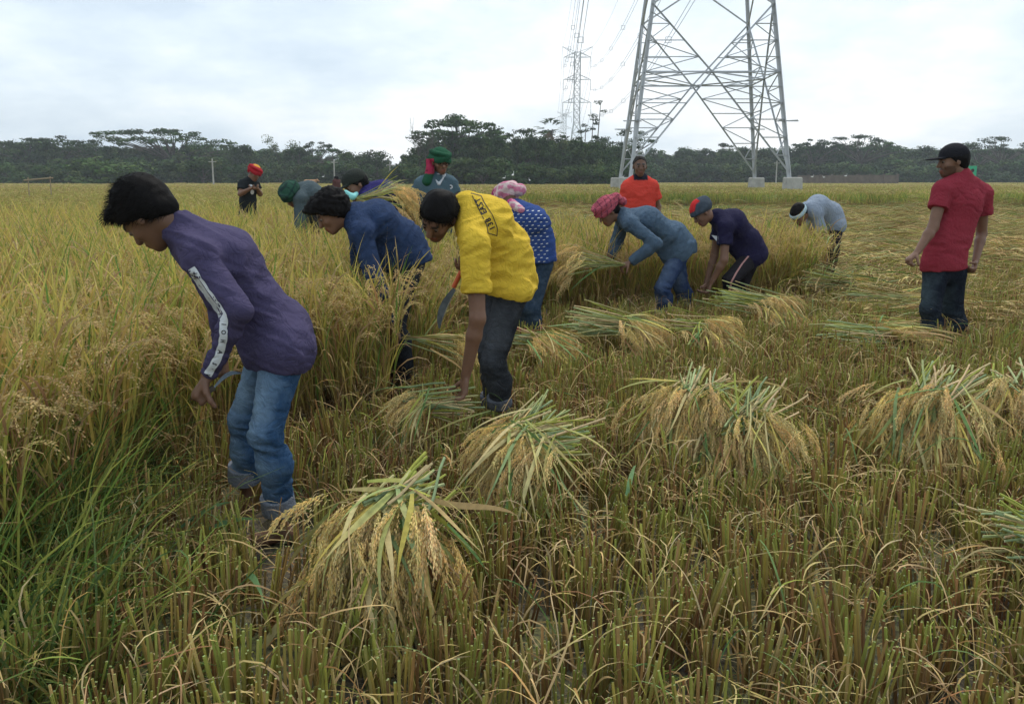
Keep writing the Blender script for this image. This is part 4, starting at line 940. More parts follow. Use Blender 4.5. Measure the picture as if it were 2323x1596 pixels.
f, l, u = p7['f'], p7['l'], p7['u']; c = J['hd']; ax = np.array([f, l, u])
def bcol(V, Nn):
    q = (V - c) @ ax.T; C = np.tile((.055, .07, .09), (len(V), 1)); k = (q[:, 2] > .072) & (q[:, 0] > -.035) & (np.abs(q[:, 1] - .02) < .05); C[k] = (.55, .03, .03); return C * (1 + .12 * np.sin(q[:, 1] * 260)[:, None])
garment('beanie', p7['R'], [dict(prims=[ell(c - .018 * f + .045 * u, ax, (.116, .096, .098)), tor(c - .01 * f + .03 * u, ax, .102, .086, .018, .012, 1.3), ell(c - .09 * f + .07 * u, ax, (.05, .05, .05), .02)], clips=[(c + .0 * u, nrm(.25 * f - u))])], .009, M['cloth'], bcol, lambda V: .004 * folds(V, u, 70, 3))

# 5 red polo, standing farther back, facing the camera
J = JJ((.0, -1, -.05), (0, 0, 1), pel=(1450, 500, 10.0), wai=(1450, 468, 10.0), che=(1450, 438, 10.0), nek=(1451, 408, 10.0), hd=(1451, 377, 9.94), shn=(1425, 423, 10.0), shf=(1478, 423, 10.0),
       eln=(1408, 470, 10.05), wrn=(1412, 515, 9.95), elf=(1492, 470, 10.05), wrf=(1490, 515, 9.95), hin=(1438, 510, 10.0), hif=(1462, 510, 10.0), knn=(1437, 590, 9.95), ann=(1437, 665, 10.05), knf=(1463, 590, 9.95), anf=(1463, 665, 10.05))
J['fd'] = np.array([0, -1, 0]); J['back'] = np.array([0, 1, 0]); J['hcut'] = -.006
p5 = person('man in a red polo shirt with black collar standing upright and facing forward', J, skin=SK * .75, h=.010, hair=-.4, hairc=(.03, .026, .024), seed=31, beard=.15, group='young men harvesting rice',
    shirt=dict(colf=lambda V, Nn: np.where((V[:, 2] > 1.395)[:, None] & (np.abs(V[:, 0] - J['nek'][0]) < .085)[:, None], np.array([[.02, .02, .03]]), np.array([[.60, .06, .042]])) * (1 + .05 * snoise(V, 14, 5)[:, None]), e=.024, es=.03, sleeve=.62, hem=P(1450, 515, 10), hemn=np.array([0, 0, -1.0]), fold=(.008, 18, 65), fdir=np.array([0, 0, 1.0]), more=[cap(P(1450, 430, 10), P(1450, 500, 10), .11, .11, np.array([1., 0, 0]), 1.55, .04)]),
    pants=dict(col=(.06, .05, .05), e=.02, e2=.02, cut=.9))
c = J['nek']; 
garment_sub('collar', p5['shirt'], p5['R'], [dict(prims=[tor(c + [0, -.005, .03], np.eye(3), .068, .070, .011, flat=2.0), cap(c + [-.06, -.05, .02], c + [-.03, -.085, -.025], .012, .010), cap(c + [.06, -.05, .02], c + [.03, -.085, -.025], .012, .010)])], .007, M['cloth'], const((.02, .02, .03)))

# 4 green head cloth, standing, looking right
J = JJ((.40, -.88, -.22), (0, -.1, 1), pel=(985, 520, 8.8), wai=(985, 480, 8.8), che=(988, 435, 8.8), nek=(994, 404, 8.8), hd=(999, 367, 8.74), shn=(957, 418, 8.75), shf=(1021, 418, 8.85),
       eln=(929, 462, 8.8), wrn=(928, 510, 8.6), elf=(1042, 470, 8.85), wrf=(1040, 520, 8.7), hin=(970, 530, 8.8), hif=(1000, 530, 8.8), knn=(968, 620, 8.75), ann=(968, 700, 8.85), knf=(1002, 620, 8.75), anf=(1002, 700, 8.85))
J['fd'] = np.array([.2, -1, 0]); J['back'] = np.array([0, 1, 0])
p4 = person('standing man with glasses, green and red head cloth and blue-grey polo', J, skin=SK * 1.15, h=.010, hair=.2, seed=37, beard=.3,
    shirt=dict(col=(.075, .12, .145), e=.024, es=.03, sleeve=.42, hem=P(985, 540, 8.8), hemn=np.array([0, 0, -1.0]), fold=(.007, 18, 75), more=[cap(P(988, 440, 8.8), P(985, 520, 8.8), .115, .12, np.array([1., 0, 0]), 1.5, .04)]),
    pants=dict(col=(.03, .035, .05), e=.02, e2=.02, cut=.9))
c = J['nek']; f, l, u = p4['f'], p4['l'], p4['u']
garment_sub('collar', p4['shirt'], p4['R'], [dict(prims=[tor(c + [0, -.005, .025], np.eye(3), .070, .072, .011, flat=2.0), cap(c + [-.05, -.07, .02], c + [.01, -.115, -.06], .011, .012), cap(c + [.07, -.05, .03], c + [.02, -.115, -.06], .013, .012)])], .007, M['cloth'], const((.55, .57, .6)))
q = onto(p4['bvh'], 1022, 424, .004)
if q is not None:
    mb = MB(); mb.add([q + .022 * np.array([math.cos(a), 0, math.sin(a)]) for a in np.linspace(0, 2 * PI, 13)[:-1]], [tuple(range(12))], (1, 1, 1)); bd_ = childw2('round_badge', mb.mesh('round_badge', M['white']), p4['shirt'], p4['R'])
    mb = MB(); mb.add([q + [0, -.002, 0] + .009 * np.array([math.cos(a), 0, math.sin(a)]) for a in np.linspace(0, 2 * PI, 9)[:-1]], [tuple(range(8))], (0, 0, 0)); childw2('badge_centre', mb.mesh('badge_centre', M['black']), bd_, p4['R'])
hd = J['hd']; gl_ = MB()
for sg in (1, -1):
    cc = hd + .112 * f + sg * .033 * l + .0 * u; rr = [cc + .026 * math.cos(a) * l + .017 * math.sin(a) * u for a in np.linspace(0, 2 * PI, 13)]; tube(gl_, rr, .0026, .0026, (0, 0, 0), (0, 0, 0), 4)
    tube(gl_, [cc + sg * .026 * l, hd + .02 * f + sg * .082 * l + .0 * u], .002, .002, (0, 0, 0), (0, 0, 0), 4)
tube(gl_, [hd + .112 * f + .008 * l + .004 * u, hd + .116 * f - .008 * l + .004 * u], .0025, .0025, (0, 0, 0), (0, 0, 0), 4)
childw('glasses', gl_.mesh('glasses', M['glass']), p4['R'])
def gcol(V, Nn):
    C = np.tile((.02, .085, .045), (len(V), 1)); z = V[:, 2]; n_ = snoise(V, 40, 3); C[(z < hd[2] + .03) & (z > hd[2] - .12) & (V[:, 0] < hd[0] - .06)] = (.35, .03, .07); C[n_ > .45] *= .45; return C
turban(p4, hd, 1.12, gcol, .009, tails=[(hd - .09 * f + .08 * l * -1 + .0 * u, P(976, 385, 8.72), .045, .04), (P(976, 385, 8.72), P(968, 412, 8.68), .045, .05)], seed=12)

# 8 red tee and black cap, right side, back to the camera
J = JJ((-.96, .05, -.12), (-.05, 0, 1), pel=(2138, 600, 6.5), wai=(2150, 545, 6.5), che=(2177, 455, 6.5), nek=(2178, 403, 6.5), hd=(2160, 365, 6.48), shn=(2138, 432, 6.42), shf=(2228, 440, 6.6),
       eln=(2116, 515, 6.36), wrn=(2080, 572, 6.28), elf=(2226, 530, 6.68), wrf=(2212, 592, 6.55), hin=(2122, 618, 6.48), hif=(2162, 620, 6.55), knn=(2110, 700, 6.42), ann=(2108, 815, 6.55), knf=(2160, 700, 6.6), anf=(2168, 805, 6.7))
J['fd'] = np.array([-.8, .4, 0]); J['back'] = np.array([.8, -.3, 0]); J['hdn'] = nrm([-.7, -.1, -.6]); J['curl'] = 1.1; J['hnn'] = np.array([.5, 0, -.8]); J['hnf'] = np.array([-1, 0, 0.])
p8 = person('slim man in red tee shirt and black cap at the right, looking left', J, h=.0095, hair=.2, seed=41, beard=.5,
    shirt=dict(col=(.27, .032, .048), e=.018, es=.030, sleeve=.50, hem=P(2138, 612, 6.5), hemn=nrm([.08, 0, -1]), fold=(.008, 15, 85), fdir=np.array([0.1, 0, 1.0]), more=[cap(P(2180, 470, 6.5), P(2140, 590, 6.5), .105, .115, nrm([1., .3, 0]), 1.5, .05)]),
    pants=dict(colf=denimc((.010, .013, .022), (.06, .085, .10), J, .9, 11), e=.022, e2=.03, cutn=.55, cutf=.88, fold=(.010, 26, 88)))
f, l, u = p8['f'], p8['l'], p8['u']; c = J['hd']; ax = np.array([f, l, u])
garment('cap', p8['R'], [dict(prims=[ell(c - .012 * f + .045 * u, ax, (.108, .088, .088))], clips=[(c + .022 * u, nrm(.08 * f - u))]), dict(prims=[ell(c + .115 * f + .030 * u, ax, (.085, .07, .009), .01)], s=.012)], .0065, M['cloth'], const((.018, .018, .022)))

# 10 boy in a black tee, standing in the rice
J = JJ((.72, -.5, -.45), (.3, 0, 1), pel=(562, 482, 13), wai=(562, 455, 13), che=(563, 428, 13), nek=(568, 411, 13), hd=(577, 393, 12.95), shn=(551, 418, 12.9), shf=(577, 417, 13.1),
       eln=(545, 440, 12.8), wrn=(568, 428, 12.7), elf=(590, 440, 13.1), wrf=(584, 428, 12.85), hin=(556, 492, 13), hif=(568, 492, 13), knn=(556, 540, 13), ann=(556, 590, 13), knf=(568, 540, 13), anf=(568, 590, 13))
J['fd'] = np.array([.7, -.5, 0]); J['hdn'] = nrm([.9, -.1, .05]); J['hdf'] = nrm([-.6, -.4, 0]); J['br'] = .85
for k_ in ('br',): pass
p10 = person('boy in black tee shirt and red head cloth standing waist deep in rice', J, h=.011, hair=False, seed=43, hs=.92,
    shirt=dict(col=(.02, .024, .026), e=.014, es=.022, sleeve=.6, hem=P(562, 492, 13), hemn=np.array([0, 0, -1.0]), fold=(.005, 18, 95)), pants=dict(col=(.03, .03, .04), e=.015, e2=.015, cut=.9))
bv = p10['bvh']; mb = MB()
for cu_, cv_, ra_, rb_ in ((572, 436, 4.2, 5.5), (568, 421, 4.5, 2.6)):
    q = [onto(bv, cu_ + ra_ * math.cos(a), cv_ + rb_ * math.sin(a), .006) for a in np.linspace(0, 2 * PI, 13)[:-1]]
    if all(x is not None for x in q): mb.add(q, [tuple(range(12))], (1, 1, 1))
if mb.n: childw2('white_print', mb.mesh('white_print', M['white']), p10['shirt'], p10['R'])
c = J['hd']; f, l, u = p10['f'], p10['l'], p10['u']
def rcol(V, Nn):
    q = (V - c) @ np.array([f, l, u]).T; C = np.tile((.36, .02, .03), (len(V), 1)); C[(q[:, 2] > .118) & (q[:, 0] > -.05)] = (.6, .28, .05); return C
turban(p10, c, 1.02, rcol, .009, knot=[(-.11, -.0, .0, (.035, .04, .05))], seed=14)

# 11 dark green head cloth, bending in the rice
J = JJ((-.25, -.62, -.74), (-.3, -.6, .74), pel=(728, 470, 9.6), wai=(722, 450, 9.6), che=(700, 437, 9.55), nek=(676, 434, 9.5), hd=(661, 443, 9.4), shn=(680, 452, 9.35), shf=(690, 436, 9.7),
       eln=(680, 500, 9.3), wrn=(672, 545, 9.3), elf=(700, 495, 9.7), wrf=(690, 540, 9.6), hin=(732, 480, 9.5), hif=(730, 478, 9.7), knn=(722, 560, 9.4), ann=(735, 640, 9.6), knf=(722, 560, 9.6), anf=(735, 640, 9.8))
p11 = person('person with a dark green head scarf and grey shirt bent low among the rice', J, h=.012, hair=False, seed=47,
    shirt=dict(col=(.07, .095, .105), e=.02, es=.018, more=[cap(P(690, 445, 9.5), P(722, 460, 9.6), .11, .12, None, 1, .05)]), pants=dict(col=(.03, .03, .04), cut=.9))
c = J['hd']; f, l, u = p11['f'], p11['l'], p11['u']
turban(p11, c, 1.12, gamcha((.025, .075, .05), (.015, .035, .03), c, f, l, u, 40, .3), .010, tails=[(c - .09 * f, P(680, 438, 9.45), .06, .07)], seed=15)

# 12 cap and rice bunch, behind
J = JJ((-.75, -.5, -.42), (-.4, -.1, .9), pel=(912, 495, 7.3), wai=(900, 468, 7.3), che=(868, 445, 7.25), nek=(825, 436, 7.2), hd=(806, 420, 7.15), shn=(835, 462, 7.05), shf=(835, 440, 7.4),
       eln=(832, 520, 6.95), wrn=(815, 500, 6.8), elf=(845, 510, 7.5), wrf=(835, 500, 7.3), hin=(915, 505, 7.2), hif=(912, 503, 7.4), knn=(900, 600, 7.1), ann=(915, 700, 7.3), knf=(898, 600, 7.3), anf=(912, 700, 7.5))
p12 = person('person in dark cap and indigo shirt bending behind a bunch of rice', J, h=.011, hair=.2, seed=53,
    shirt=dict(col=(.03, .026, .12), e=.022, es=.02, more=[cap(P(860, 455, 7.25), P(905, 480, 7.3), .11, .12, None, 1, .05)]), pants=dict(col=(.03, .03, .04), cut=.9))
f, l, u = p12['f'], p12['l'], p12['u']; c = J['hd']; ax = np.array([f, l, u])
garment('cap', p12['R'], [dict(prims=[ell(c - .012 * f + .045 * u, ax, (.110, .092, .092))], clips=[(c + .02 * u, nrm(.08 * f - u))]), dict(prims=[ell(c + .115 * f + .030 * u, ax, (.08, .07, .009), .01)], s=.012)], .009, M['cloth'], const((.03, .035, .03)))
M['turq'] = mat_plain('turquoise_cloth', (.25, .62, .60), .7)
garment('neck_towel', p12['R'], [dict(prims=[cap(P(784, 436, 7.0), P(800, 447, 6.98), .020, .024, None, 1), cap(P(800, 447, 6.98), P(808, 440, 7.05), .024, .02, None, 1)])], .009, M['turq'], const((.3, .7, .7)))

# 13 light grey shirt and pale head band, far right of the strip
J = JJ((-.55, -.45, -.7), (-.6, -.35, .7), pel=(1893, 508, 10.2), wai=(1885, 482, 10.2), che=(1856, 468, 10.1), nek=(1829, 474, 10.0), hd=(1812, 486, 9.9), shn=(1850, 488, 9.95), shf=(1838, 474, 10.25),
       eln=(1866, 536, 9.9), wrn=(1872, 585, 9.9), elf=(1845, 530, 10.2), wrf=(1850, 580, 10.2), hin=(1896, 514, 10.1), hif=(1890, 514, 10.3), knn=(1890, 570, 10.0), ann=(1882, 640, 10.15), knf=(1880, 570, 10.3), anf=(1872, 640, 10.4))
p13 = person('person in pale grey shirt and head band, bent double at the rice end', J, h=.011, hair=.3, seed=59,
    shirt=dict(col=(.24, .28, .34), e=.022, es=.024, sleeve=.8, mat='cloth', more=[cap(P(1850, 480, 10.1), P(1890, 500, 10.2), .12, .12, None, 1, .05)]), pants=dict(col=(.018, .018, .025), cut=.8, e=.01, e2=.0))
c = J['hd']; f, l, u = p13['f'], p13['l'], p13['u']
garment('head_band', p13['R'], [dict(prims=[tor(c + .035 * u - .01 * f, np.array([f, l, u]), .106, .088, .012, .01, 2.2)])], .008, M['cloth'], const((.38, .50, .55)))
#PART5
HAZE = .0006
# ------------------------------------------------------------------ cut sheaves lying on the stubble
random.seed(77)
def lp_panicle(seed, L=.24):
    random.seed(seed); mb = MB(); panicle(mb, np.zeros(3), 0, .25, L, 17, 15, .0135, .0048, pick((.76, .56, .22), (.72, .52, .19), (.78, .60, .27)), droop=.75); return mb.mesh('panicle_%d' % seed, M['straw'])
def lp_leaf(seed):
    random.seed(seed); mb = MB(); c = [YGREEN, (.34, .38, .12), BLUEG, (.24, .33, .13), YELLOW, (.55, .44, .2), (.36, .37, .12), TAN][seed % 8]
    c1 = jit(c, .15) if seed % 3 else jit(GOLD, .2); droop = random.uniform(.3, 1.1)
    pt = path((0, 0, 0), 0, .2, 1.0, 8, droop, random.uniform(-.3, .3)); strip(mb, pt, .045, jit(c, .15), c1, side=np.array([0, 1, random.uniform(-.5, .5)]), peak=.35); return mb.mesh('leaf_%d' % seed, M['straw'])
def lp_stalk(seed):
    random.seed(seed); mb = MB(); c = [PGREEN, (.46, .52, .24), YGREEN, PALE, (.50, .46, .2), (.33, .42, .2)][seed % 6]
    pt = path((0, 0, 0), 0, random.uniform(-.05, .08), 1.0, 4, random.uniform(-.1, .15), random.uniform(-.1, .1)); tube(mb, pt, .0078, .0068, jit(c, .15) * .8, jit(c, .12), 5, True, jit((.62, .64, .38), .1)); return mb.mesh('stalk_%d' % seed, M['straw'])
PANS = [lp_panicle(700 + i) for i in range(7)]; LEAVES = [lp_leaf(720 + i) for i in range(16)]; STALKS = [lp_stalk(740 + i) for i in range(8)]
def orient(o, pos, d, scl, roll=0.0):
    x = nrm(d); zz_ = np.array([0, 0, 1.0]); y = np.cross(zz_, x)
    y = nrm(y) if np.linalg.norm(y) > 1e-3 else np.array([0, 1.0, 0]); z = np.cross(x, y)
    m_ = Matrix(((x[0], y[0], z[0], 0), (x[1], y[1], z[1], 0), (x[2], y[2], z[2], 0), (0, 0, 0, 1))) @ Matrix.Rotation(roll, 4, 'X')
    s = scl if hasattr(scl, '__len__') else (scl, scl, scl)
    o.matrix_basis = Matrix.Translation(Vector(pos)) @ m_ @ Matrix.Diagonal((s[0], s[1], s[2], 1))
RS = .54
def sheaf(label, O, sdir, slen, hdir, spread, R0, H, npn, nl, ns, seed, tilt=.0, spl=.22, lw=.5, group='cut rice sheaves lying on the stubble', llen=(.28, .5)):
    """O = the crest where the bunch bends over; stalks run back along sdir; heads fan out round hdir (angles in the ground plane) and fall H over radius R0"""
    random.seed(seed); hv = np.array([-math.sin(hdir), math.cos(hdir), 0]); CW = R0 * .36; R = root('rice_sheaf', (O[0], O[1], 0), label, 'rice sheaf', group); Ol = np.array([0, 0, O[2]]); slen *= .85 if seed > 809 or seed == 801 else .72; R0 *= RS if seed != 801 else .95; H *= .95
    def dome(a, r, lift=0.0):
        t = r / R0; p = Ol + hv * random.gauss(0, CW * (.55 if lift >= 0 else .7)) * max(0, 1 - .5 * t) + np.array([math.cos(a) * r, math.sin(a) * r, lift - H * min(t, 1.3) ** 1.7]); sl = -H * 1.7 / R0 * max(t, .03) ** .7
        return p, nrm([math.cos(a), math.sin(a), sl])
    for i in range(ns):
        a = sdir + random.gauss(0, spl); q = Ol + hv * random.gauss(0, CW * .35) + np.array([random.gauss(0, .03), random.gauss(0, .03), random.uniform(-.12, .0)])
        o = link('stalk', random.choice(STALKS), R); orient(o, q - .06 * np.array([math.cos(a), math.sin(a), 0]), [math.cos(a), math.sin(a), tilt + random.gauss(0, .1)], (slen * random.uniform(.8, 1.1), random.uniform(.45, .8), random.uniform(.45, .8)), random.uniform(0, 6))
    npn = int(npn * (1.45 if seed == 801 else .95)); nl = int(nl * 1.25)
    for i in range(npn):
        k = i / npn; a = hdir + random.triangular(-spread, spread, 0); r = R0 * (.0 + .72 * random.random()); p, d = dome(a, r, random.uniform(-.05, .015))
        d = nrm(d + np.array([random.gauss(0, .13), random.gauss(0, .13), random.gauss(0, .08)]))
        o = link('panicle', random.choice(PANS), R); orient(o, p, d, random.uniform(.8, 1.15) * (1 if seed == 801 else .88), random.uniform(-.6, .6))
    for i in range(nl):
        a = hdir + random.uniform(-1, 1) * spread * 1.15; r = R0 * (.0 + .85 * random.random()); p, d = dome(a, r, random.uniform(-.01, .045))
        d = nrm(d + np.array([random.gauss(0, .28), random.gauss(0, .28), random.gauss(0, .10) - .02]))
        ln = random.uniform(*llen) * (.8 if random.random() < .8 else 1); o = link('leaf', random.choice(LEAVES), R); orient(o, p, d, (ln, lw * random.uniform(.28, .72), ln), random.uniform(-1.0, 1.0))
    # the hidden inner mass of the bunch
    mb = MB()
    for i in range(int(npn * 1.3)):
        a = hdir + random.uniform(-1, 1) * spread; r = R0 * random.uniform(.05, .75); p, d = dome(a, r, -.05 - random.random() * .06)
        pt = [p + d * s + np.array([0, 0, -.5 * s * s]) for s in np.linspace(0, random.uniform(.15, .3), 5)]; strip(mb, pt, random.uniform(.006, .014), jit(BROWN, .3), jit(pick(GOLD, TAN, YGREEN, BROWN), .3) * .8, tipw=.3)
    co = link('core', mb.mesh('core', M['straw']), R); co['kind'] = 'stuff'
    return R
D = math.radians
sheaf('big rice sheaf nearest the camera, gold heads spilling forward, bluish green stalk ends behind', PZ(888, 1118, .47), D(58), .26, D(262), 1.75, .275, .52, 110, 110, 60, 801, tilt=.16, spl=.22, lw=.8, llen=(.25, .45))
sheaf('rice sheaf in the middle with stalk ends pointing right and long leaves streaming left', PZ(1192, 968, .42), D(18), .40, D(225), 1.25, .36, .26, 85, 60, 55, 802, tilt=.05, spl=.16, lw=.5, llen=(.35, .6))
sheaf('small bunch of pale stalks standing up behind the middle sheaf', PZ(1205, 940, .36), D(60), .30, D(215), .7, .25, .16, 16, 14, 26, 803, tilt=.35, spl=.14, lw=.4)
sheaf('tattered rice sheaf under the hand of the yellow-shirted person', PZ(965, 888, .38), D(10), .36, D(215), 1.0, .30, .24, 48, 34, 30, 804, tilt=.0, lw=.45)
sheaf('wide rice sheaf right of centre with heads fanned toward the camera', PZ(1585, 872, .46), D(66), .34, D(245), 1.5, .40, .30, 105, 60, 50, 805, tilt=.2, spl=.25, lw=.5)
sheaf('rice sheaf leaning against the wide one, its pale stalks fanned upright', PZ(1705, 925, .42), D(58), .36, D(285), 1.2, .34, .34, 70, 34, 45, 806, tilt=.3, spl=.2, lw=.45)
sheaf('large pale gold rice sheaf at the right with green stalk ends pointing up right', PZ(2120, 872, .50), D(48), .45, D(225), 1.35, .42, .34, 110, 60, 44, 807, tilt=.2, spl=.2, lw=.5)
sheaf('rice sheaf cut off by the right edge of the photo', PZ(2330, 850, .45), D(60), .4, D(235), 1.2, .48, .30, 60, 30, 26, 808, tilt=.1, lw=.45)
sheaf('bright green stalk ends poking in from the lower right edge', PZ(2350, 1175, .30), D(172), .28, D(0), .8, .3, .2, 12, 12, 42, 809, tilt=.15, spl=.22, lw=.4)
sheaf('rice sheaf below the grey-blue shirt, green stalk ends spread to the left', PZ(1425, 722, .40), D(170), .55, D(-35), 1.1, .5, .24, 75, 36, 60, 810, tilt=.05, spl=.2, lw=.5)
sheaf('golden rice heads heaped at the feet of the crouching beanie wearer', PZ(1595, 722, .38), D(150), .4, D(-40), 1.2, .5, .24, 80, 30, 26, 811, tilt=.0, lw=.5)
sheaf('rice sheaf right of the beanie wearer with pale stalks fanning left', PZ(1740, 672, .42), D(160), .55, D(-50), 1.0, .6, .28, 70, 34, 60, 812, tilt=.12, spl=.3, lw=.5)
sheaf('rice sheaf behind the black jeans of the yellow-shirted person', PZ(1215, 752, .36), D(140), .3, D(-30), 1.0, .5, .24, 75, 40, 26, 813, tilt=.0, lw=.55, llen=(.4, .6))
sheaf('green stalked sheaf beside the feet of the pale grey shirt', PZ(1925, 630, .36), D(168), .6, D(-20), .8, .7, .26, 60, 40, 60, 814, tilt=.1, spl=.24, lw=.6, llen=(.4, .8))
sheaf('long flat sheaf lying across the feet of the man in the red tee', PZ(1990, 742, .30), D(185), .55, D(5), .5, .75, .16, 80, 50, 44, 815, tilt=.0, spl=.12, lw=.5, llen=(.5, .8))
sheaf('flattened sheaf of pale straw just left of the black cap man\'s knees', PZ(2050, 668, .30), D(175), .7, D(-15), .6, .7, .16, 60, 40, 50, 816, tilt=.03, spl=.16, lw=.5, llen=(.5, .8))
# rice held by the people
def held(label, O, hdir, n, L, seed, up=.5, spread=.5):
    random.seed(seed); R = root('rice_bunch', O, label, 'rice bunch')
    for i in range(n):
        a = hdir + random.gauss(0, spread * .5); d = nrm([math.cos(a), math.sin(a), up + random.gauss(0, .18)]); o = link('stalk', random.choice(STALKS), R); orient(o, (random.gauss(0, .012), random.gauss(0, .012), random.gauss(0, .012)), d, (L * random.uniform(.8, 1.1), .42, .42), random.random() * 6)
        e_ = d * L * random.uniform(.7, .95); d2 = nrm(d + np.array([0, 0, -.7])); o = link('panicle', random.choice(PANS), R); orient(o, e_, d2, random.uniform(.9, 1.2), random.uniform(-1, 1))
        if i % 2: o = link('leaf', random.choice(LEAVES), R); orient(o, e_ * .5, nrm(d + np.array([random.gauss(0, .3), random.gauss(0, .3), random.gauss(0, .3)])), (L * .8, .3, L * .8), random.uniform(-1, 1))
held('loose bunch of ripe rice held out by the red checked head cloth wearer', P(1412, 600, 7.68), D(185), 26, .55, 820, up=.12, spread=.7)
held('bunch of gold rice slung across the shoulder of the capped person', P(812, 452, 6.95), D(15), 46, .38, 821, up=.12, spread=1.0)
held('few cut stems under the hand of the curly haired person', P(915, 765, 5.15), D(-5), 14, .4, 822, up=.0, spread=.5)

# ------------------------------------------------------------------ lattice towers
ub = bpy.data.meshes.new('lattice_bar'); 
_v = [(x, y, z) for z in (0, 1) for x, y in ((-.5, -.5), (.5, -.5), (.5, -.3), (-.3, -.3), (-.3, .5), (-.5, .5))]
ub.from_pydata(_v, [], [(i, (i + 1) % 6, 6 + (i + 1) % 6, 6 + i) for i in range(6)] + [(5, 4, 3, 2, 1, 0), (6, 7, 8, 9, 10, 11)]); ub.materials.append(M['steel'])
def bar(name, a, b_, w, par, org):
    a, b_ = np.array(a, float), np.array(b_, float); d = b_ - a; L_ = np.linalg.norm(d); z = d / L_; x = nrm(np.cross(z, [0.2, 1, .1])); y = np.cross(z, x)
    o = link(name, ub, par); m_ = Matrix(((x[0] * w, y[0] * w, z[0] * L_, a[0] - org[0]), (x[1] * w, y[1] * w, z[1] * L_, a[1] - org[1]), (x[2] * w, y[2] * w, z[2] * L_, a[2] - org[2]), (0, 0, 0, 1))); o.matrix_basis = m_; return o
def mbar(mb, a, b_, w):
    a, b_ = np.array(a, float), np.array(b_, float); d = nrm(b_ - a); x = nrm(np.cross(d, [0.2, 1, .1])) * w / 2; y = np.cross(d, x); V = [a + x + y, a - x + y, a - x - y, a + x - y, b_ + x + y, b_ - x + y, b_ - x - y, b_ + x - y]
    mb.add(V, [(0, 1, 5, 4), (1, 2, 6, 5), (2, 3, 7, 6), (3, 0, 4, 7), (0, 3, 2, 1), (4, 5, 6, 7)], (.3, .3, .3))
cnr0 = np.array([P(1430, 397, 53), P(1789, 402, 53), P(1711, 402, 62.5), P(1407, 398, 62.5)]); cnr0[:, 2] = 1.62
cen0 = cnr0.mean(0)
def corner(i, z):
    t = (z - 1.62) / 10.4; k = max(1 - .245 * t, .24) if z < 34 else .24
    c = cen0 + (cnr0[i] - cen0) * k; c[2] = z; return c
TW = root('transmission_tower', (cen0[0], cen0[1], 0), 'huge steel lattice power tower filling the upper right, standing on four concrete footings', 'pylon'); org = np.array(TW.location)
for i in range(4):
    bar('leg', corner(i, 1.5), corner(i, 15.0), .25, TW, org); bar('leg', corner(i, 15.0), corner(i, 34), .2, TW, org)
    mb = MB(); c = corner(i, 0); w0, w1 = .52, .46
    V = [(c[0] + sx * w, c[1] + sy * w, z) for z, w in ((-.2, w0), (1.50, w1), (1.56, w1 - .06)) for sx, sy in ((-1, -1), (1, -1), (1, 1), (-1, 1))]
    mb.add(V, [(k, (k + 1) % 4, 4 + (k + 1) % 4, 4 + k) for k in range(4)] + [(4 + k, 4 + (k + 1) % 4, 8 + (k + 1) % 4, 8 + k) for k in range(4)] + [(8, 9, 10, 11)], (.4, .4, .4))
    childw('footing', mb.mesh('footing', M['concrete']), TW)
for i in range(4):
    j = (i + 1) % 4; A0, B0 = corner(i, 1.9), corner(j, 1.9); A1, B1 = corner(i, 12.1), corner(j, 12.1); X0 = (corner(i, 8.0) + corner(j, 8.0)) / 2
    for a in (A0, B0): bar('brace', a, X0, .11, TW, org)
    for a in (A1, B1): bar('brace', X0, a, .11, TW, org)
    bar('brace', corner(i, 8.0), corner(j, 8.0), .09, TW, org)
    for cI, D0, D1 in ((i, A0, A1), (j, B0, B1)):
        prev = None; lv = [2.9, 4.0, 5.1, 6.1, 7.1]
        dg = lambda z: D0 + (X0 - D0) * ((z - 1.9) / (8.0 - 1.9))
        for n_, z in enumerate(lv):
            bar('brace', corner(cI, z), dg(z), .065, TW, org)
            if n_ < len(lv) - 1:
                z2 = lv[n_ + 1]; a, b_ = (corner(cI, z), dg(z2)) if n_ % 2 else (dg(z), corner(cI, z2)); bar('brace', a, b_, .06, TW, org)
        bar('brace', dg(7.1), corner(cI, 8.0), .06, TW, org)
        dh = lambda z: X0 + (D1 - X0) * ((z - 8.0) / (12.1 - 8.0)); lv = [8.9, 9.9, 10.9]
        bar('brace', corner(cI, 8.0), dh(8.9), .06, TW, org)
        for n_, z in enumerate(lv):
            bar('brace', corner(cI, z), dh(z), .06, TW, org); z2 = lv[n_ + 1] if n_ < 2 else 11.6; a, b_ = (corner(cI, z), dh(z2)) if n_ % 2 else (dh(z), corner(cI, z2)); bar('brace', a, b_, .055, TW, org)
    # inner hip braces and the horizontal frame at the waist of the X
    Xn = (corner(j, 8.0) + corner((j + 1) % 4, 8.0)) / 2; bar('brace', X0, Xn, .09, TW, org)
    bar('brace', (X0 + corner(i, 8)) / 2, (corner(i, 8) + (corner((i - 1) % 4, 8) - corner(i, 8)) * .25), .055, TW, org)
    # climbing guard arms
    c = corner(i, 5.0); outd = nrm((c - cen0) * [1, 1, 0]); bar('guard_arm', c - [.9 * np.sign(outd[0]) * -1, 0, 0], c - [.2 * np.sign(outd[0]), 0, 0], .07, TW, org); bar('guard_arm', c - outd * .4, c + outd * .9, .06, TW, org)
mb = MB()
zs = [12.1, 16.5, 20, 23, 25.5, 28, 30.5, 33, 35.5, 38, 40.5, 43, 45]
def cor2(i, z):
    c = corner(i, min(z, 33.9)); c[2] = z; return c
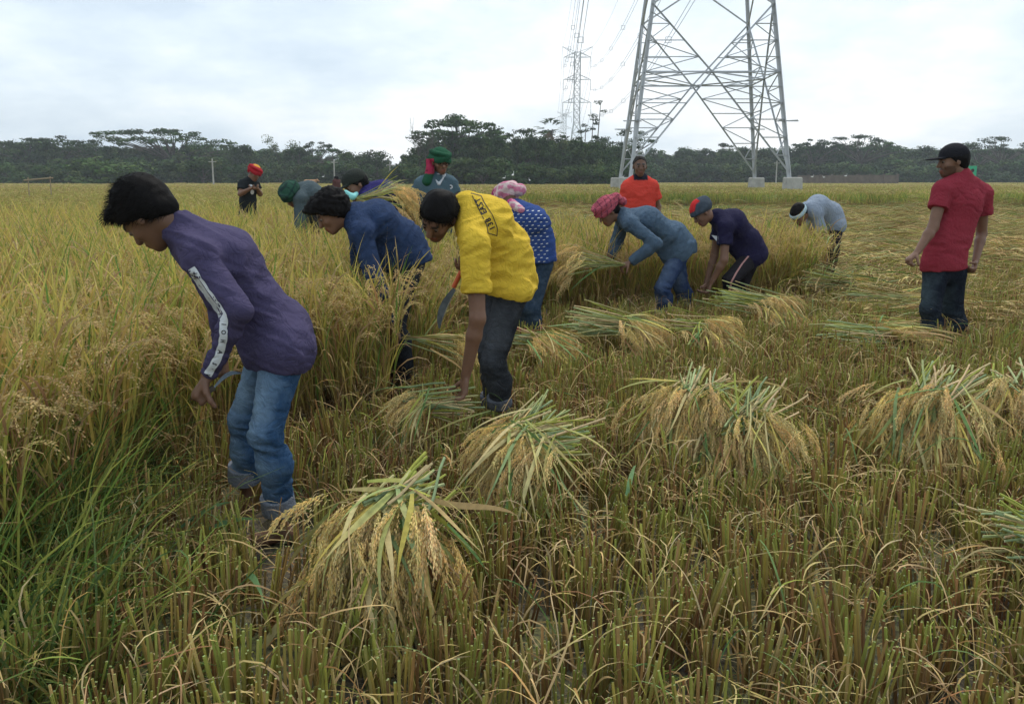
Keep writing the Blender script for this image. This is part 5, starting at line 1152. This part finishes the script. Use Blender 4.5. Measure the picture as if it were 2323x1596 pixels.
for z0, z1 in zip(zs[:-1], zs[1:]):
    for i in range(4):
        j = (i + 1) % 4; mbar(mb, cor2(i, z0), cor2(j, z1), .1); mbar(mb, cor2(j, z0), cor2(i, z1), .1); mbar(mb, cor2(i, z1), cor2(j, z1), .08)
        if z0 >= 33: mbar(mb, cor2(i, z0), cor2(i, z1), .18)
def arms(mb, cx, cy, zlist, halfs, w, topz=None):
    for z, hf_ in zip(zlist, halfs):
        for s in (-1, 1):
            for yy in (-1, 1):
                mbar(mb, (cx + s * 1.1, cy + yy * 1.0, z), (cx + s * hf_, cy, z), w); mbar(mb, (cx + s * 1.1, cy + yy * 1.0, z + 2.0), (cx + s * hf_, cy, z), w * .9)
            mbar(mb, (cx + s * (hf_ * .55), cy, z), (cx + s * (hf_ * .55), cy, z + 1.0), w * .8)
arms(mb, cen0[0], cen0[1], (29, 36, 43), (6.2, 5.8, 5.6), .12)
ul = childw('upper_lattice', mb.mesh('upper_lattice', M['steel']), TW); ul['kind'] = 'stuff'
def far_tower(u, vtop, vbase, d, H, label):
    c = P(u, vbase, d); c[2] = 0; R = root('transmission_tower', c, label, 'pylon', 'power towers along the line'); k = H / 45
    def cn(i, z):
        t = z / H; r = (3.9 - 2.9 * min(t / .45, 1)) * k if t < .45 else 1.0 * k; r = max(r, .75 * k); s = ((-1, -1), (1, -1), (1, 1), (-1, 1))[i]; return np.array([s[0] * r, s[1] * r, z])
    for i in range(4):
        mb = MB(); mbar(mb, cn(i, 0), cn(i, H * .45), .26 * k); mbar(mb, cn(i, H * .45), cn(i, H * .96), .2 * k); link('leg', mb.mesh('leg', M['steel']), R)
    mb = MB(); zs_ = [H * t for t in (0, .12, .22, .31, .38, .45, .5, .55, .6, .65, .7, .75, .8, .85, .9, .96)]
    for z0, z1 in zip(zs_[:-1], zs_[1:]):
        for i in range(4): j = (i + 1) % 4; mbar(mb, cn(i, z0), cn(j, z1), .12 * k); mbar(mb, cn(j, z0), cn(i, z1), .12 * k); mbar(mb, cn(i, z1), cn(j, z1), .1 * k)
    lo = link('lattice', mb.mesh('lattice', M['steel']), R); lo['kind'] = 'stuff'
    tips = []
    for z, hf_ in ((.60, 4.7), (.765, 4.5), (.925, 4.5)):
        mb = MB()
        for s in (-1, 1):
            for yy in (-1, 1): mbar(mb, (s * .8 * k, yy * .8 * k, z * H), (s * hf_ * k, 0, z * H), .16 * k); mbar(mb, (s * .8 * k, yy * .8 * k, (z + .035) * H), (s * hf_ * k, 0, z * H), .14 * k)
            mbar(mb, (s * 2.6 * k, 0, z * H), (s * 2.6 * k, 0, (z + .018) * H), .1 * k)
        link('crossarm', mb.mesh('crossarm', M['steel']), R)
        for s in (-1, 1):
            mb = MB()
            for yy in (-.25, .25): mbar(mb, (s * hf_ * k, yy * k, z * H), (s * hf_ * k, yy * k, z * H - 3.2 * k), .10 * k)
            mbar(mb, (s * hf_ * k, -.25 * k, z * H - 3.2 * k), (s * hf_ * k, .25 * k, z * H - 3.2 * k), .16 * k)
            link('insulator', mb.mesh('insulator', M['wire']), R); tips.append(c + np.array([s * hf_ * k, 0, z * H - 3.2 * k]))
    mb = MB()
    for s in (-1, 1): mbar(mb, (0, 0, .93 * H), (s * 5 * k, 0, H), .16 * k); mbar(mb, (0, 0, .96 * H), (s * 5 * k, 0, H), .13 * k)
    link('crossarm', mb.mesh('crossarm', M['steel']), R); tips += [c + np.array([s * 5 * k, 0, H]) for s in (-1, 1)]
    return tips
T2 = far_tower(1306, 105, 408, 290, 45, 'second lattice power tower rising behind the trees left of the huge one')
T3 = far_tower(1279, 240, 408, 560, 45, 'tiny third power tower seen beyond the second one')
tips1 = []
for z, hf_ in ((29, 6.2), (36, 5.8), (43, 5.6)):
    for s in (-1, 1): tips1.append(np.array([cen0[0] + s * hf_, cen0[1], z - 3.2]))
tips1 += [np.array([cen0[0] + s * 5, cen0[1], 45.0]) for s in (-1, 1)]
def wire(a, b_, sag, r, label, dbl=.45):
    R = root('power_line', a, label, 'cable', 'conductors strung between the towers'); n_ = 26
    for dx_ in ((-dbl / 2, dbl / 2) if dbl else (0,)):
        mb = MB(); pt = [a * (1 - t) + b_ * t + np.array([dx_, 0, -4 * sag * t * (1 - t)]) for t in np.linspace(0, 1, n_)]; tube(mb, pt, r, r, (.2, .2, .2), (.2, .2, .2), 4); childw('conductor', mb.mesh('conductor', M['wire']), R)
    if dbl:
        for t in np.linspace(.12, .9, 7):
            c = a * (1 - t) + b_ * t + np.array([0, 0, -4 * sag * t * (1 - t)]); mb = MB(); w = dbl / 2 + .12
            q = [c + [sx * w, 0, sz * w] for sx, sz in ((-1, -1), (1, -1), (1, 1), (-1, 1))]
            for k in range(4): mbar(mb, q[k], q[(k + 1) % 4], .06)
            childw('spacer', mb.mesh('spacer', M['wire']), R)
wn = ['lower', 'lower', 'middle', 'middle', 'upper', 'upper', 'topmost', 'topmost']; sn = ['left', 'right'] * 4
for i, (a, b_) in enumerate(zip(tips1, T2)): wire(a, b_, 7.5 if i < 6 else 5.5, .032 if i < 6 else .025, '%s %s cable running from the huge tower to the second tower' % (wn[i], sn[i]), .5 if i < 6 else 0)
for i, (a, b_) in enumerate(zip(T2, T3)): wire(a, b_, 8, .045, '%s %s cable running from the second tower to the tiny third one' % (wn[i], sn[i]), 0)

# ------------------------------------------------------------------ trees
LG = [(.040, .075, .022), (.055, .092, .027), (.035, .06, .022), (.072, .10, .03)]
def leafcl(mb, c, r, n, size, col, flat=1.0, rs=random):
    for i in range(n):
        v = np.array([rs.gauss(0, 1), rs.gauss(0, 1), rs.gauss(0, 1)]); v = v / (np.linalg.norm(v) + 1e-6) * rs.random() ** .35 * np.array([r, r, r * flat]); p = np.array(c) + v
        n_ = nrm(v / np.array([1, 1, max(flat, .2)]) + np.array([rs.gauss(0, .6), rs.gauss(0, .6), rs.gauss(0, .6) + .5])); a = nrm(np.cross(n_, [rs.gauss(0, 1), rs.gauss(0, 1), rs.gauss(0, 1)])); b_ = np.cross(n_, a); s = size * rs.uniform(.5, 1.2)
        mb.add([p + a * s, p + b_ * s * .6, p - a * s, p - b_ * s * .6], [(0, 1, 2, 3)], jit(col, .3))
def limbs(mb, pairs):
    for a, b_, r0, r1 in pairs:
        a, b_ = np.array(a, float), np.array(b_, float); md = (a + b_) / 2 + np.array([random.gauss(0, .3), random.gauss(0, .3), .2]); tube(mb, [a, md, b_], r0, r1, (.1, .08, .06), (.1, .08, .06), 6)
def tree_bushy(seed, H=10, Wd=4.0, n=38, k=75, base=.03, size=.36, col=None):
    random.seed(seed); cr = MB(); tr = MB(); limbs(tr, [((0, 0, 0), (random.uniform(-.3, .3), 0, H * .5), .3, .16)])
    for i in range(n):
        z = H * random.uniform(base, .93); t = (z / H - base) / (1 - base); w = Wd * (math.sin(PI * (.18 + .72 * t)) ** .7) * random.uniform(.35, 1); a = random.uniform(0, 2 * PI); c = (w * math.cos(a), w * math.sin(a), z)
        leafcl(cr, c, random.uniform(.8, 1.7), k, size, col or random.choice(LG), .8)
        if i % 4 == 0: limbs(tr, [((0, 0, H * .3), c, .1, .03)])
    return tr.mesh('trunk', M['bark']), cr.mesh('crown', M['leaf'])
def tree_rain(seed, H=11, Wd=7, n=22, k=80, size=.22, asym=0):
    """umbrella crown: flat layered plates of foliage on rising limbs, sky showing between"""
    random.seed(seed); cr = MB(); tr = MB(); limbs(tr, [((0, 0, 0), (.2, 0, H * .42), .42, .28)])
    for i in range(n):
        a = random.uniform(0, 2 * PI); r = Wd * math.sqrt(random.random()); z = H * (.97 - .22 * (r / Wd) ** 2) - random.random() * H * .10 + asym * math.cos(a) * r * .12
        if i % 4 == 3: z -= H * .15
        c = (r * math.cos(a), r * math.sin(a), z); leafcl(cr, c, random.uniform(.9, 1.9), k, size, random.choice(LG[:3]), .28); limbs(tr, [((.2, 0, H * .42), (c[0], c[1], c[2] - .3), .14, .035)])
    return tr.mesh('trunk', M['bark']), cr.mesh('crown', M['leaf'])
def tree_palm(seed, H=9):
    random.seed(seed); cr = MB(); tr = MB(); tube(tr, path((0, 0, 0), 0, PI / 2 - .03, H, 6, .05), .22, .16, (.1, .08, .06), (.1, .08, .06), 8)
    for i in range(26):
        az = random.uniform(0, 2 * PI); el = random.uniform(-.4, 1.3); b0 = np.array([0, 0, H]); e_ = b0 + 1.5 * np.array([math.cos(az) * math.cos(el), math.sin(az) * math.cos(el), math.sin(el)])
        for j in range(9):
            a2 = az + (j - 4) * .28; pt = path(e_, a2, el * .6, random.uniform(.7, 1.0), 3, .8); strip(cr, [b0 + (e_ - b0) * .8] + list(pt), .10, jit(LG[0], .3), jit(LG[1], .3))
    for i in range(60): az = random.uniform(0, 2 * PI); strip(cr, path((0, 0, H - .2), az, -.9, random.uniform(1.2, 2.2), 3, .6), .14, (.12, .09, .06), (.10, .08, .05))
    return tr.mesh('trunk', M['bark']), cr.mesh('crown', M['leaf'])
def tree_puffs(seed, H=14):
    random.seed(seed); cr = MB(); tr = MB()
    for s in (-1, 0, 1):
        top = (s * 1.2 + .8, 0, H * (.8 + .15 * (s == 1) - .1 * (s == -1))); limbs(tr, [((s * .5, 0, 0), top, .16, .05)])
        for i in range(7):
            t = .4 + .6 * i / 6; c = np.array([s * .5, 0, 0]) * (1 - t) + np.array(top) * t + np.array([random.uniform(-1.0, 1.0), random.uniform(-.6, .6), 0]); leafcl(cr, c, random.uniform(.5, .9), 60, .17, LG[2], .42)
    return tr.mesh('trunk', M['bark']), cr.mesh('crown', M['leaf'])
def tree_bare(seed, H=9):
    random.seed(seed); tr = MB()
    def br(p, az, el, L_, r, dep):
        e_ = path(p, az, el, L_, 3, -.15); tube(tr, e_, r, r * .6, (.2, .19, .17), (.2, .19, .17), 4)
        if dep:
            for k in range(3): br(e_[random.choice([1, 2, 3])], az + random.uniform(-1.5, 1.5), el + random.uniform(-.5, .3), L_ * .6, r * .55, dep - 1)
    br(np.zeros(3), 0, PI / 2, H * .5, .1, 4); return tr.mesh('trunk', M['bark']), None
KN = {'bushy': [tree_bushy(900 + i, n=36 + 3 * i) for i in range(4)], 'tall': [tree_bushy(910 + i, 10, 2.6, 28, 70, .2, .27) for i in range(3)], 'low': [tree_bushy(920 + i, 6, 4.5, 30, 80, .02, .36) for i in range(3)],
      'rain': [tree_rain(930 + i, asym=(0, 1, -1, .5)[i]) for i in range(4)], 'wide': [tree_rain(940, 11, 12, 60, 80, .22, -.9), tree_rain(941, 11, 9, 40, 80, .22, 0)],
      'palm': [tree_palm(950)], 'puffs': [tree_puffs(955)], 'bare': [tree_bare(960, 9), tree_bare(961, 9)], 'lowbright': [tree_bushy(925, 6, 4.5, 30, 80, .02, .34, (.07, .11, .028))], 'bright': [tree_bushy(965, 10, 4, 22, 60, .15, .22, (.10, .125, .055))], 'dense': [tree_rain(970, 11, 6, 46, 110, .22)]}
HT = dict(lowbright=6.6, bushy=10.6, tall=10.6, low=6.6, rain=11, wide=11, palm=10.6, puffs=13, bare=9, bright=10.6, dense=11)
def tree(kind, u, vt, d, label, group=None, wsc=1.0, i=0, rz=None, z0=0.0):
    random.seed(int(u * 7 + d)); b = P(u, vt, d); H = b[2] - z0; s = H / HT[kind]; R = root('tree', (b[0], b[1], z0), label, 'tree', group, rz if rz is not None else random.uniform(0, 6.28))
    R.scale = (s * wsc, s * wsc, s); tr, cr = KN[kind][i % len(KN[kind])]
    link('trunk', tr, R)
    if cr: link('crown', cr, R)
LT, CT, RT = 'trees of the far left tree line', 'trees of the clump in the middle', 'trees of the far right tree line'
tree('wide', 385, 290, 175, 'wide umbrella tree highest over the left tree line, its crown sloping down to the right', None, 1.25, 0, rz=.0)
tree('rain', 130, 303, 180, 'flat crowned tree near the left edge with sky showing under its crown', LT, 1.3, 0)
tree('rain', 60, 306, 178, 'flat crowned tree at the very left edge of the tree line', LT, 1.2, 1)
tree('rain', 215, 314, 170, 'rounded dark tree in the dip left of the wide umbrella tree', LT, 1.0, 2)
tree('bright', 632, 296, 165, 'paler yellow-green topped tree standing above its neighbours left of the gap', None, .9, 0)
tree('wide', 712, 318, 170, 'open flat crowned tree right of the pale topped tree', LT, .75, 1)
tree('rain', 745, 335, 165, 'low spreading tree with gaps in its crown beside the field pole', LT, .9, 3)
tree('tall', 795, 328, 150, 'narrow dark tree third from the end of the left tree line', LT, 1.3, 0)
tree('tall', 825, 340, 150, 'small narrow tree second from the end of the left tree line', LT, 1.2, 1)
tree('tall', 852, 332, 150, 'round topped tree ending the left tree line beside the gap', LT, 1.35, 2)
tree('bushy', 548, 325, 160, 'dark round tree behind the boy in the red head cloth', LT, 1.0, 3)
tree('lowbright', 240, 352, 132, 'low bright green bush tree in front of the left tree line', None, 1.9, 0)
tree('dense', 1043, 258, 132, 'big domed tree on top of the middle clump, above the green head cloth', None, 1.15, 0)
tree('tall', 1130, 293, 135, 'small tree poking up right of the big domed tree', CT, .9, 0)
tree('rain', 1195, 282, 140, 'spreading tree left of the palm in the middle clump', CT, .9, 1)
tree('palm', 1245, 272, 130, 'fan palm standing above the middle clump', None, 1.2, 0)
tree('puffs', 1335, 237, 145, 'thin tall tree with puffs of leaves right of the second tower', None, .95, 0, rz=0)
tree('bare', 975, 262, 120, 'leafless pale twiggy tree left of the big domed tree', None, 1.0, 0)
tree('bare', 950, 285, 122, 'small bare twiggy tree at the left end of the middle clump', None, 1.0, 1)
tree('bushy', 925, 345, 118, 'leafy green tree at the left end of the middle clump', CT, .9, 0)
tree('bushy', 965, 312, 122, 'rounded green tree under the bare twigs of the middle clump', CT, .9, 1)
tree('rain', 1415, 290, 150, 'layered flat tree just behind the left legs of the huge tower', None, .8, 2)
tree('rain', 1390, 318, 145, 'low flat tree between the middle clump and the huge tower', CT, .8, 3)
tree('rain', 1960, 299, 200, 'tall flat crowned tree with slanting plates of leaves, highest at the right', None, 1.1, 1)
tree('wide', 1850, 312, 205, 'wide flat crowned tree just right of the huge tower', None, .8, 1)
tree('rain', 2275, 306, 195, 'flat crowned tree with open layers near the right edge', None, 1.1, 2)
tree('rain', 2225, 316, 200, 'open flat crowned tree right behind the black cap', None, 1.0, 0)
tree('rain', 1640, 322, 215, 'flat tree top seen through the open legs of the huge tower', None, .9, 3)
rt = random.Random(5)
# the unbroken wood behind the front row of trees
wp = []; wscl = []
for u in range(-80, 2420, 9):
    if 862 < u < 915: continue
    for k in range(2):
        d = {0: rt.uniform(192, 215), 1: rt.uniform(142, 160), 2: rt.uniform(228, 250)}[0 if u < 880 else 1 if u < 1420 else 2]
        vt = np.interp(u, [0, 190, 450, 640, 740, 860, 915, 990, 1240, 1420, 1450, 1780, 2322], [326, 334, 330, 338, 358, 366, 360, 318, 316, 330, 345, 338, 332]) + rt.uniform(0, 14); b = P(u, vt, d); wp.append((b[0], b[1], 0)); s_ = b[2] / 10.6; wscl.append((s_ * 1.1, s_ * 1.1, s_))
n = len(wp); scatter('woodland', 'dark solid wood standing behind the front trees', 'wood', wp, np.c_[np.zeros((n, 2)), [rt.uniform(0, 6) for _ in range(n)]], wscl, [rt.randrange(4) for _ in range(n)], [KN['bushy'][i][1] for i in range(4)])
LM = [(85, 'the bamboo rail'), (190, 'the left-hand crop'), (330, 'the purple-shirted person'), (481, 'the pale concrete pole'), (563, 'the boy in the red head cloth'), (658, 'the green head scarf'), (757, 'the thin pole'), (810, 'the dark cap'), (985, 'the green head cloth'), (1163, 'the upright egret'), (1306, 'the second tower'), (1380, 'the red checked head cloth'),
      (1451, 'the man in the red polo'), (1590, 'the grey beanie'), (1711, 'the inner right footing'), (1789, 'the outer right footing'), (1925, 'the brown wall'), (2040, 'the right end of the brown wall'), (2150, 'the black cap'), (2250, 'the red tee shoulder'), (2322, 'the right edge of the field')]
def by(u, kind_):
    k = min(LM, key=lambda q: abs(q[0] - u)); dd_ = u - k[0]
    return kind_ + (', above ' if abs(dd_) < 16 else ', just left of ' if -40 < dd_ < 0 else ', just right of ' if 0 < dd_ < 40 else ', well left of ' if dd_ < 0 else ', well right of ') + k[1]
for u in range(-40, 880, 26):
    vt = np.interp(u, [0, 100, 190, 300, 450, 560, 640, 740, 860, 900], [322, 314, 326, 320, 326, 336, 328, 350, 352, 380]) + rt.uniform(-4, 6); tree('bushy', u + rt.uniform(-8, 8), vt, rt.uniform(165, 190), by(u, 'dark bushy far-row tree'), 'bushy trees of the left tree line', rt.uniform(.9, 1.3), rt.randrange(4))
for u in range(-30, 880, 48):
    tree('low', u + rt.uniform(-10, 10), rt.uniform(352, 372), rt.uniform(135, 160), by(u, 'low dark bush'), 'bushes along the foot of the left tree line', rt.uniform(1.0, 1.5), rt.randrange(3))
for u in range(930, 1425, 24):
    vt = np.interp(u, [930, 990, 1100, 1160, 1230, 1300, 1360, 1430], [345, 300, 300, 305, 298, 306, 312, 340]) + rt.uniform(-4, 8); tree('bushy', u + rt.uniform(-6, 6), vt, rt.uniform(120, 140), by(u, 'mid green clump tree'), 'bushy trees of the middle clump', rt.uniform(.75, 1.1), rt.randrange(4))
for u in range(915, 1420, 36):
    tree('low', u + rt.uniform(-8, 8), rt.uniform(352, 378), rt.uniform(108, 118), by(u, 'leafy front bush'), 'bushes along the front of the middle clump', rt.uniform(.9, 1.4), rt.randrange(3))
for u in range(1430, 2380, 26):
    vt = np.interp(u, [1430, 1500, 1600, 1780, 1900, 2000, 2100, 2300], [335, 336, 330, 326, 318, 322, 328, 330]) + rt.uniform(-3, 6); tree('bushy', u + rt.uniform(-8, 8), vt, rt.uniform(200, 225), by(u, 'dark bluish far-row tree'), 'bushy trees of the right tree line', rt.uniform(.9, 1.3), rt.randrange(4))
for u in range(1440, 2380, 46):
    tree('low', u + rt.uniform(-10, 10), rt.uniform(358, 372), rt.uniform(185, 195), by(u, 'low dark bush'), 'bushes along the foot of the right tree line', rt.uniform(1.1, 1.6), rt.randrange(3))
for u in range(868, 930, 12): tree('bushy', u, rt.uniform(374, 380), rt.uniform(420, 520), 'tiny hazy tree on the skyline in the gap', 'distant trees in the gap', 1.3, rt.randrange(4))

# ------------------------------------------------------------------ small things near the horizon
def pole(u, vt, d, r, label, lean=0.0):
    b = P(u, vt, d); R = root('utility_pole', (b[0], b[1], 0), label, 'pole'); mb = MB(); tube(mb, [(0, 0, 0), (lean, 0, b[2])], r, r * .8, (.4, .4, .4), (.4, .4, .4), 8, True); link('shaft', mb.mesh('shaft', M['concrete']), R)
    mb = MB(); mbar(mb, (lean - .5, 0, b[2] - .4), (lean + .5, 0, b[2] - .4), .09); link('crossbar', mb.mesh('crossbar', M['concrete']), R)
pole(481, 360, 110, .12, 'pale concrete pole in front of the left tree line')
pole(757, 362, 120, .11, 'thin pole before the trees left of the gap')
pole(884, 368, 118, .10, 'slim pole standing alone in the gap between tree lines')
pole(1762, 365, 150, .12, 'thin pole between the right footings of the huge tower')
# wall
a, b_ = P(1810, 397, 150), P(2037, 402, 132); R = root('wall', (a[0], a[1], 0), 'long low brown boundary wall below the right tree line', 'wall'); mb = MB()
a[2] = b_[2] = 0
for k in range(8):
    q0 = a + (b_ - a) * k / 8; q1 = a + (b_ - a) * (k + 1) / 8 - nrm(b_ - a) * .25; s = np.cross(nrm(b_ - a), [0, 0, 1]) * .12; V = [q0 - s, q1 - s, q1 + s, q0 + s]; V = V + [v + [0, 0, 2.15] for v in V]
    mb = MB(); mb.add(V, [(0, 1, 5, 4), (1, 2, 6, 5), (2, 3, 7, 6), (3, 0, 4, 7), (4, 5, 6, 7)], (.2, .15, .1)); M.setdefault('brownwall', mat_plain('brown_wall', (.17, .135, .11), .9, noise=.2, nscale=1.2)); childw('panel', mb.mesh('panel', M['brownwall']), R)
    q = q1 + nrm(b_ - a) * .12; mb = MB(); mbar(mb, q, q + [0, 0, 2.3], .3); childw('pier', mb.mesh('pier', M['brownwall']), R)
# green sign
c = P(2195, 388, 62); R = root('sign', (c[0], c[1], 0), 'small green sign board behind the shoulder of the man in the red tee', 'sign'); w, h_ = .62, .36
M['greensign'] = mat_plain('green_paint', (.05, .42, .22), .5, noise=.1); mb = MB(); zc = c[2]
V = [(x, y, z) for y in (-.02, .02) for x, z in ((-w, zc - h_), (w, zc - h_), (w, zc + h_), (-w, zc + h_))]
mb.add(V, [(0, 1, 2, 3), (5, 4, 7, 6), (0, 4, 5, 1), (1, 5, 6, 2), (2, 6, 7, 3), (3, 7, 4, 0)], (0, .4, .2)); link('board', mb.mesh('board', M['greensign']), R)
for sx in (-.4, .4): mb = MB(); mbar(mb, (sx, .05, 0), (sx, .05, zc + h_), .06); link('post', mb.mesh('post', M['steel']), R)
mb = MB(); mb.add([(.33 + .12 * math.cos(t_), -.025, zc + .03 + .14 * math.sin(t_)) for t_ in np.linspace(0, 2 * PI, 11)[:-1]], [tuple(range(10))], (0, 0, 0)); link('emblem', mb.mesh('emblem', M['glass']), R)
# wooden rail at the far left
R = root('bamboo_rail', (0, 0, 0), 'bamboo rail on two thin stakes in the crop at the far left', 'rail'); a, b_ = P(62, 408, 30), P(112, 405, 30); R.location = (a[0], a[1], 0); M['bamboo'] = mat_plain('bamboo', (.30, .24, .15), .8)
for q, nm_ in ((a, 'stake'), (b_, 'stake')): 
    mb = MB(); tube(mb, [(q[0] - a[0], 0, 0), (q[0] - a[0] + .03, 0, q[2] + .08)], .022, .018, (.3, .2, .1), (.3, .2, .1), 6, True); link(nm_, mb.mesh(nm_, M['bamboo']), R)
mb = MB(); tube(mb, [(-.1, -.04, a[2] - .02), (b_[0] - a[0] + .15, -.04, b_[2] + .02)], .03, .026, (.3, .2, .1), (.3, .2, .1), 6, True); link('rail', mb.mesh('rail', M['bamboo']), R)
def egret(u, v, d, label, s=1.0, az=0.0):
    s *= .62
    b = P(u, v, d); R = root('egret', (b[0], b[1], b[2] - .25 * s), label, 'egret', 'white egrets in the field', az); pr = [ell((0, 0, .25), np.eye(3), np.array((.22, .09, .10)), .02), cap((.15, 0, .28), (.22, 0, .45), .03, .022), cap((.22, 0, .45), (.19, 0, .56), .022, .022), cap((.19, 0, .56), (.25, 0, .60), .03, .022), cap((.25, 0, .60), (.36, 0, .58), .014, .006), cap((-.15, 0, .24), (-.34, 0, .2), .05, .02), cap((0, .03, .2), (0, .03, -.2), .01, .01), cap((0, -.03, .2), (.02, -.03, -.2), .01, .01)]
    V, Fq = mesh_sdf([dict(prims=pr, s=.02)], .02); link('body', mk_mesh('body', V * s, Fq, None, M['egret'], True), R)
egret(1163, 397, 58, 'white egret upright before the middle clump', 1.1, 1.2); egret(1143, 404, 60, 'small white egret left of the upright one', .7, 0); egret(1201, 409, 50, 'pale bird low in the rice right of the upright egret', .6, 2); egret(1412, 402, 90, 'tiny white egret near the left tower footing', .9, 0)
egret(1842, 401, 95, 'white egret feeding at the left end of the brown wall', .9, 0); egret(1868, 402, 95, 'white egret beside the one at the wall end', .8, 3.0); egret(1918, 399, 100, 'white egret perched before the middle of the brown wall', 1.0, 0)
egret(733, 401, 90, 'white egret below the pale topped tree', .8, .5)
def cow(u, v, d, label, az):
    b = P(u, v, d); R = root('cow', (b[0], b[1], 0), label, 'cow', 'tan cows before the tree line', az)
    pr = [cap((-.65, 0, 1.05), (.6, 0, 1.08), .34, .32, np.array([0, 0, 1.0]), 1.1, .08), cap((.6, 0, 1.2), (1.0, 0, 1.35), .2, .15, None, 1, .08), cap((1.0, 0, 1.38), (1.3, 0, 1.2), .14, .08, None, 1, .05), cap((1.0, .12, 1.5), (1.0, .25, 1.52), .04, .02), cap((1.0, -.12, 1.5), (1.0, -.25, 1.52), .04, .02), cap((-.9, 0, 1.2), (-1.0, 0, .6), .04, .03)]
    for x in (-.7, .55):
        for y in (-.18, .18): pr += [cap((x, y, .9), (x + (.06 if x < 0 else 0), y, .5), .12, .06), cap((x + (.06 if x < 0 else 0), y, .5), (x, y, .05), .06, .05)]
    V, Fq = mesh_sdf([dict(prims=pr, s=.05)], .045); link('body', mk_mesh('body', V, Fq, None, M['cow'], True), R)
cow(703, 399, 125, 'tan cow grazing behind the rice left of the thin pole', 0); cow(552, 400, 150, 'small tan cow half hidden beside the boy', 2.9)
# a distant farmer's head above the crop
J = JJ((-.9, -.3, -.2), (0, 0, 1), pel=(763, 432, 38), wai=(763, 422, 38), che=(763, 414, 38), nek=(762, 409, 38), hd=(762, 405.5, 38), shn=(758, 411, 37.9), shf=(768, 411, 38.1), eln=(756, 422, 37.9), wrn=(757, 432, 37.9), elf=(770, 422, 38.1), wrf=(769, 432, 38.1), hin=(760, 434, 37.9), hif=(766, 434, 38.1), knn=(760, 448, 37.9), ann=(760, 470, 38), knf=(766, 448, 38.1), anf=(766, 470, 38.1))
person('tiny dark figure deep in the crop before the left trees', J, skin=SK * .6, h=.022, hair=.2, eyes=False, group=None, shirt=dict(col=(.10, .04, .035), h=.022), pants=dict(col=(.05, .05, .05), cut=.9))
# green leaf blades dropped on the stubble near the camera
for u, v, az, L_, lab in ((410, 1195, .9, .22, 'broad green leaf blade lying on the stubble left of the jeans'), (560, 1300, -1.1, .30, 'long green leaf blade on the stubble below the rolled jeans'), (640, 1010, .2, .0, None), (1420, 1130, 1.3, .3, 'thin fresh green blade standing between the two middle sheaves'), (470, 1200, .2, .18, 'pale green leaf blade beside the broad one')):
    if not lab: continue
    c = PZ(u, v, .2); R = root('leaf_blade', c, lab, 'leaf'); random.seed(int(u)); mb = MB(); strip(mb, path((0, 0, 0), az, .35, L_, 6, .7), .020, (.12, .24, .10), (.18, .28, .10)); link('blade', mb.mesh('blade', M['plant']), R)

# ------------------------------------------------------------------ air
hv_ = [(x, y, z) for z in (-1.2, 48.5) for x, y in ((-420, -6), (420, -6), (420, 640), (-420, 640))]
m, t = nm('air'); pv = t.nodes.new('ShaderNodeVolumePrincipled'); pv.inputs['Color'].default_value = (.90, .95, 1, 1); pv.inputs['Density'].default_value = HAZE; o_ = t.nodes.new('ShaderNodeOutputMaterial'); t.links.new(pv.outputs[0], o_.inputs['Volume'])
if HAZE > 0:
    hz = link('haze', mk_mesh('haze', hv_, [(3, 2, 1, 0), (4, 5, 6, 7), (0, 1, 5, 4), (1, 2, 6, 5), (2, 3, 7, 6), (3, 0, 4, 7)], None, m)); hz['kind'] = 'stuff'; hz['label'] = 'thin pale haze over the whole field'; hz['category'] = 'haze'
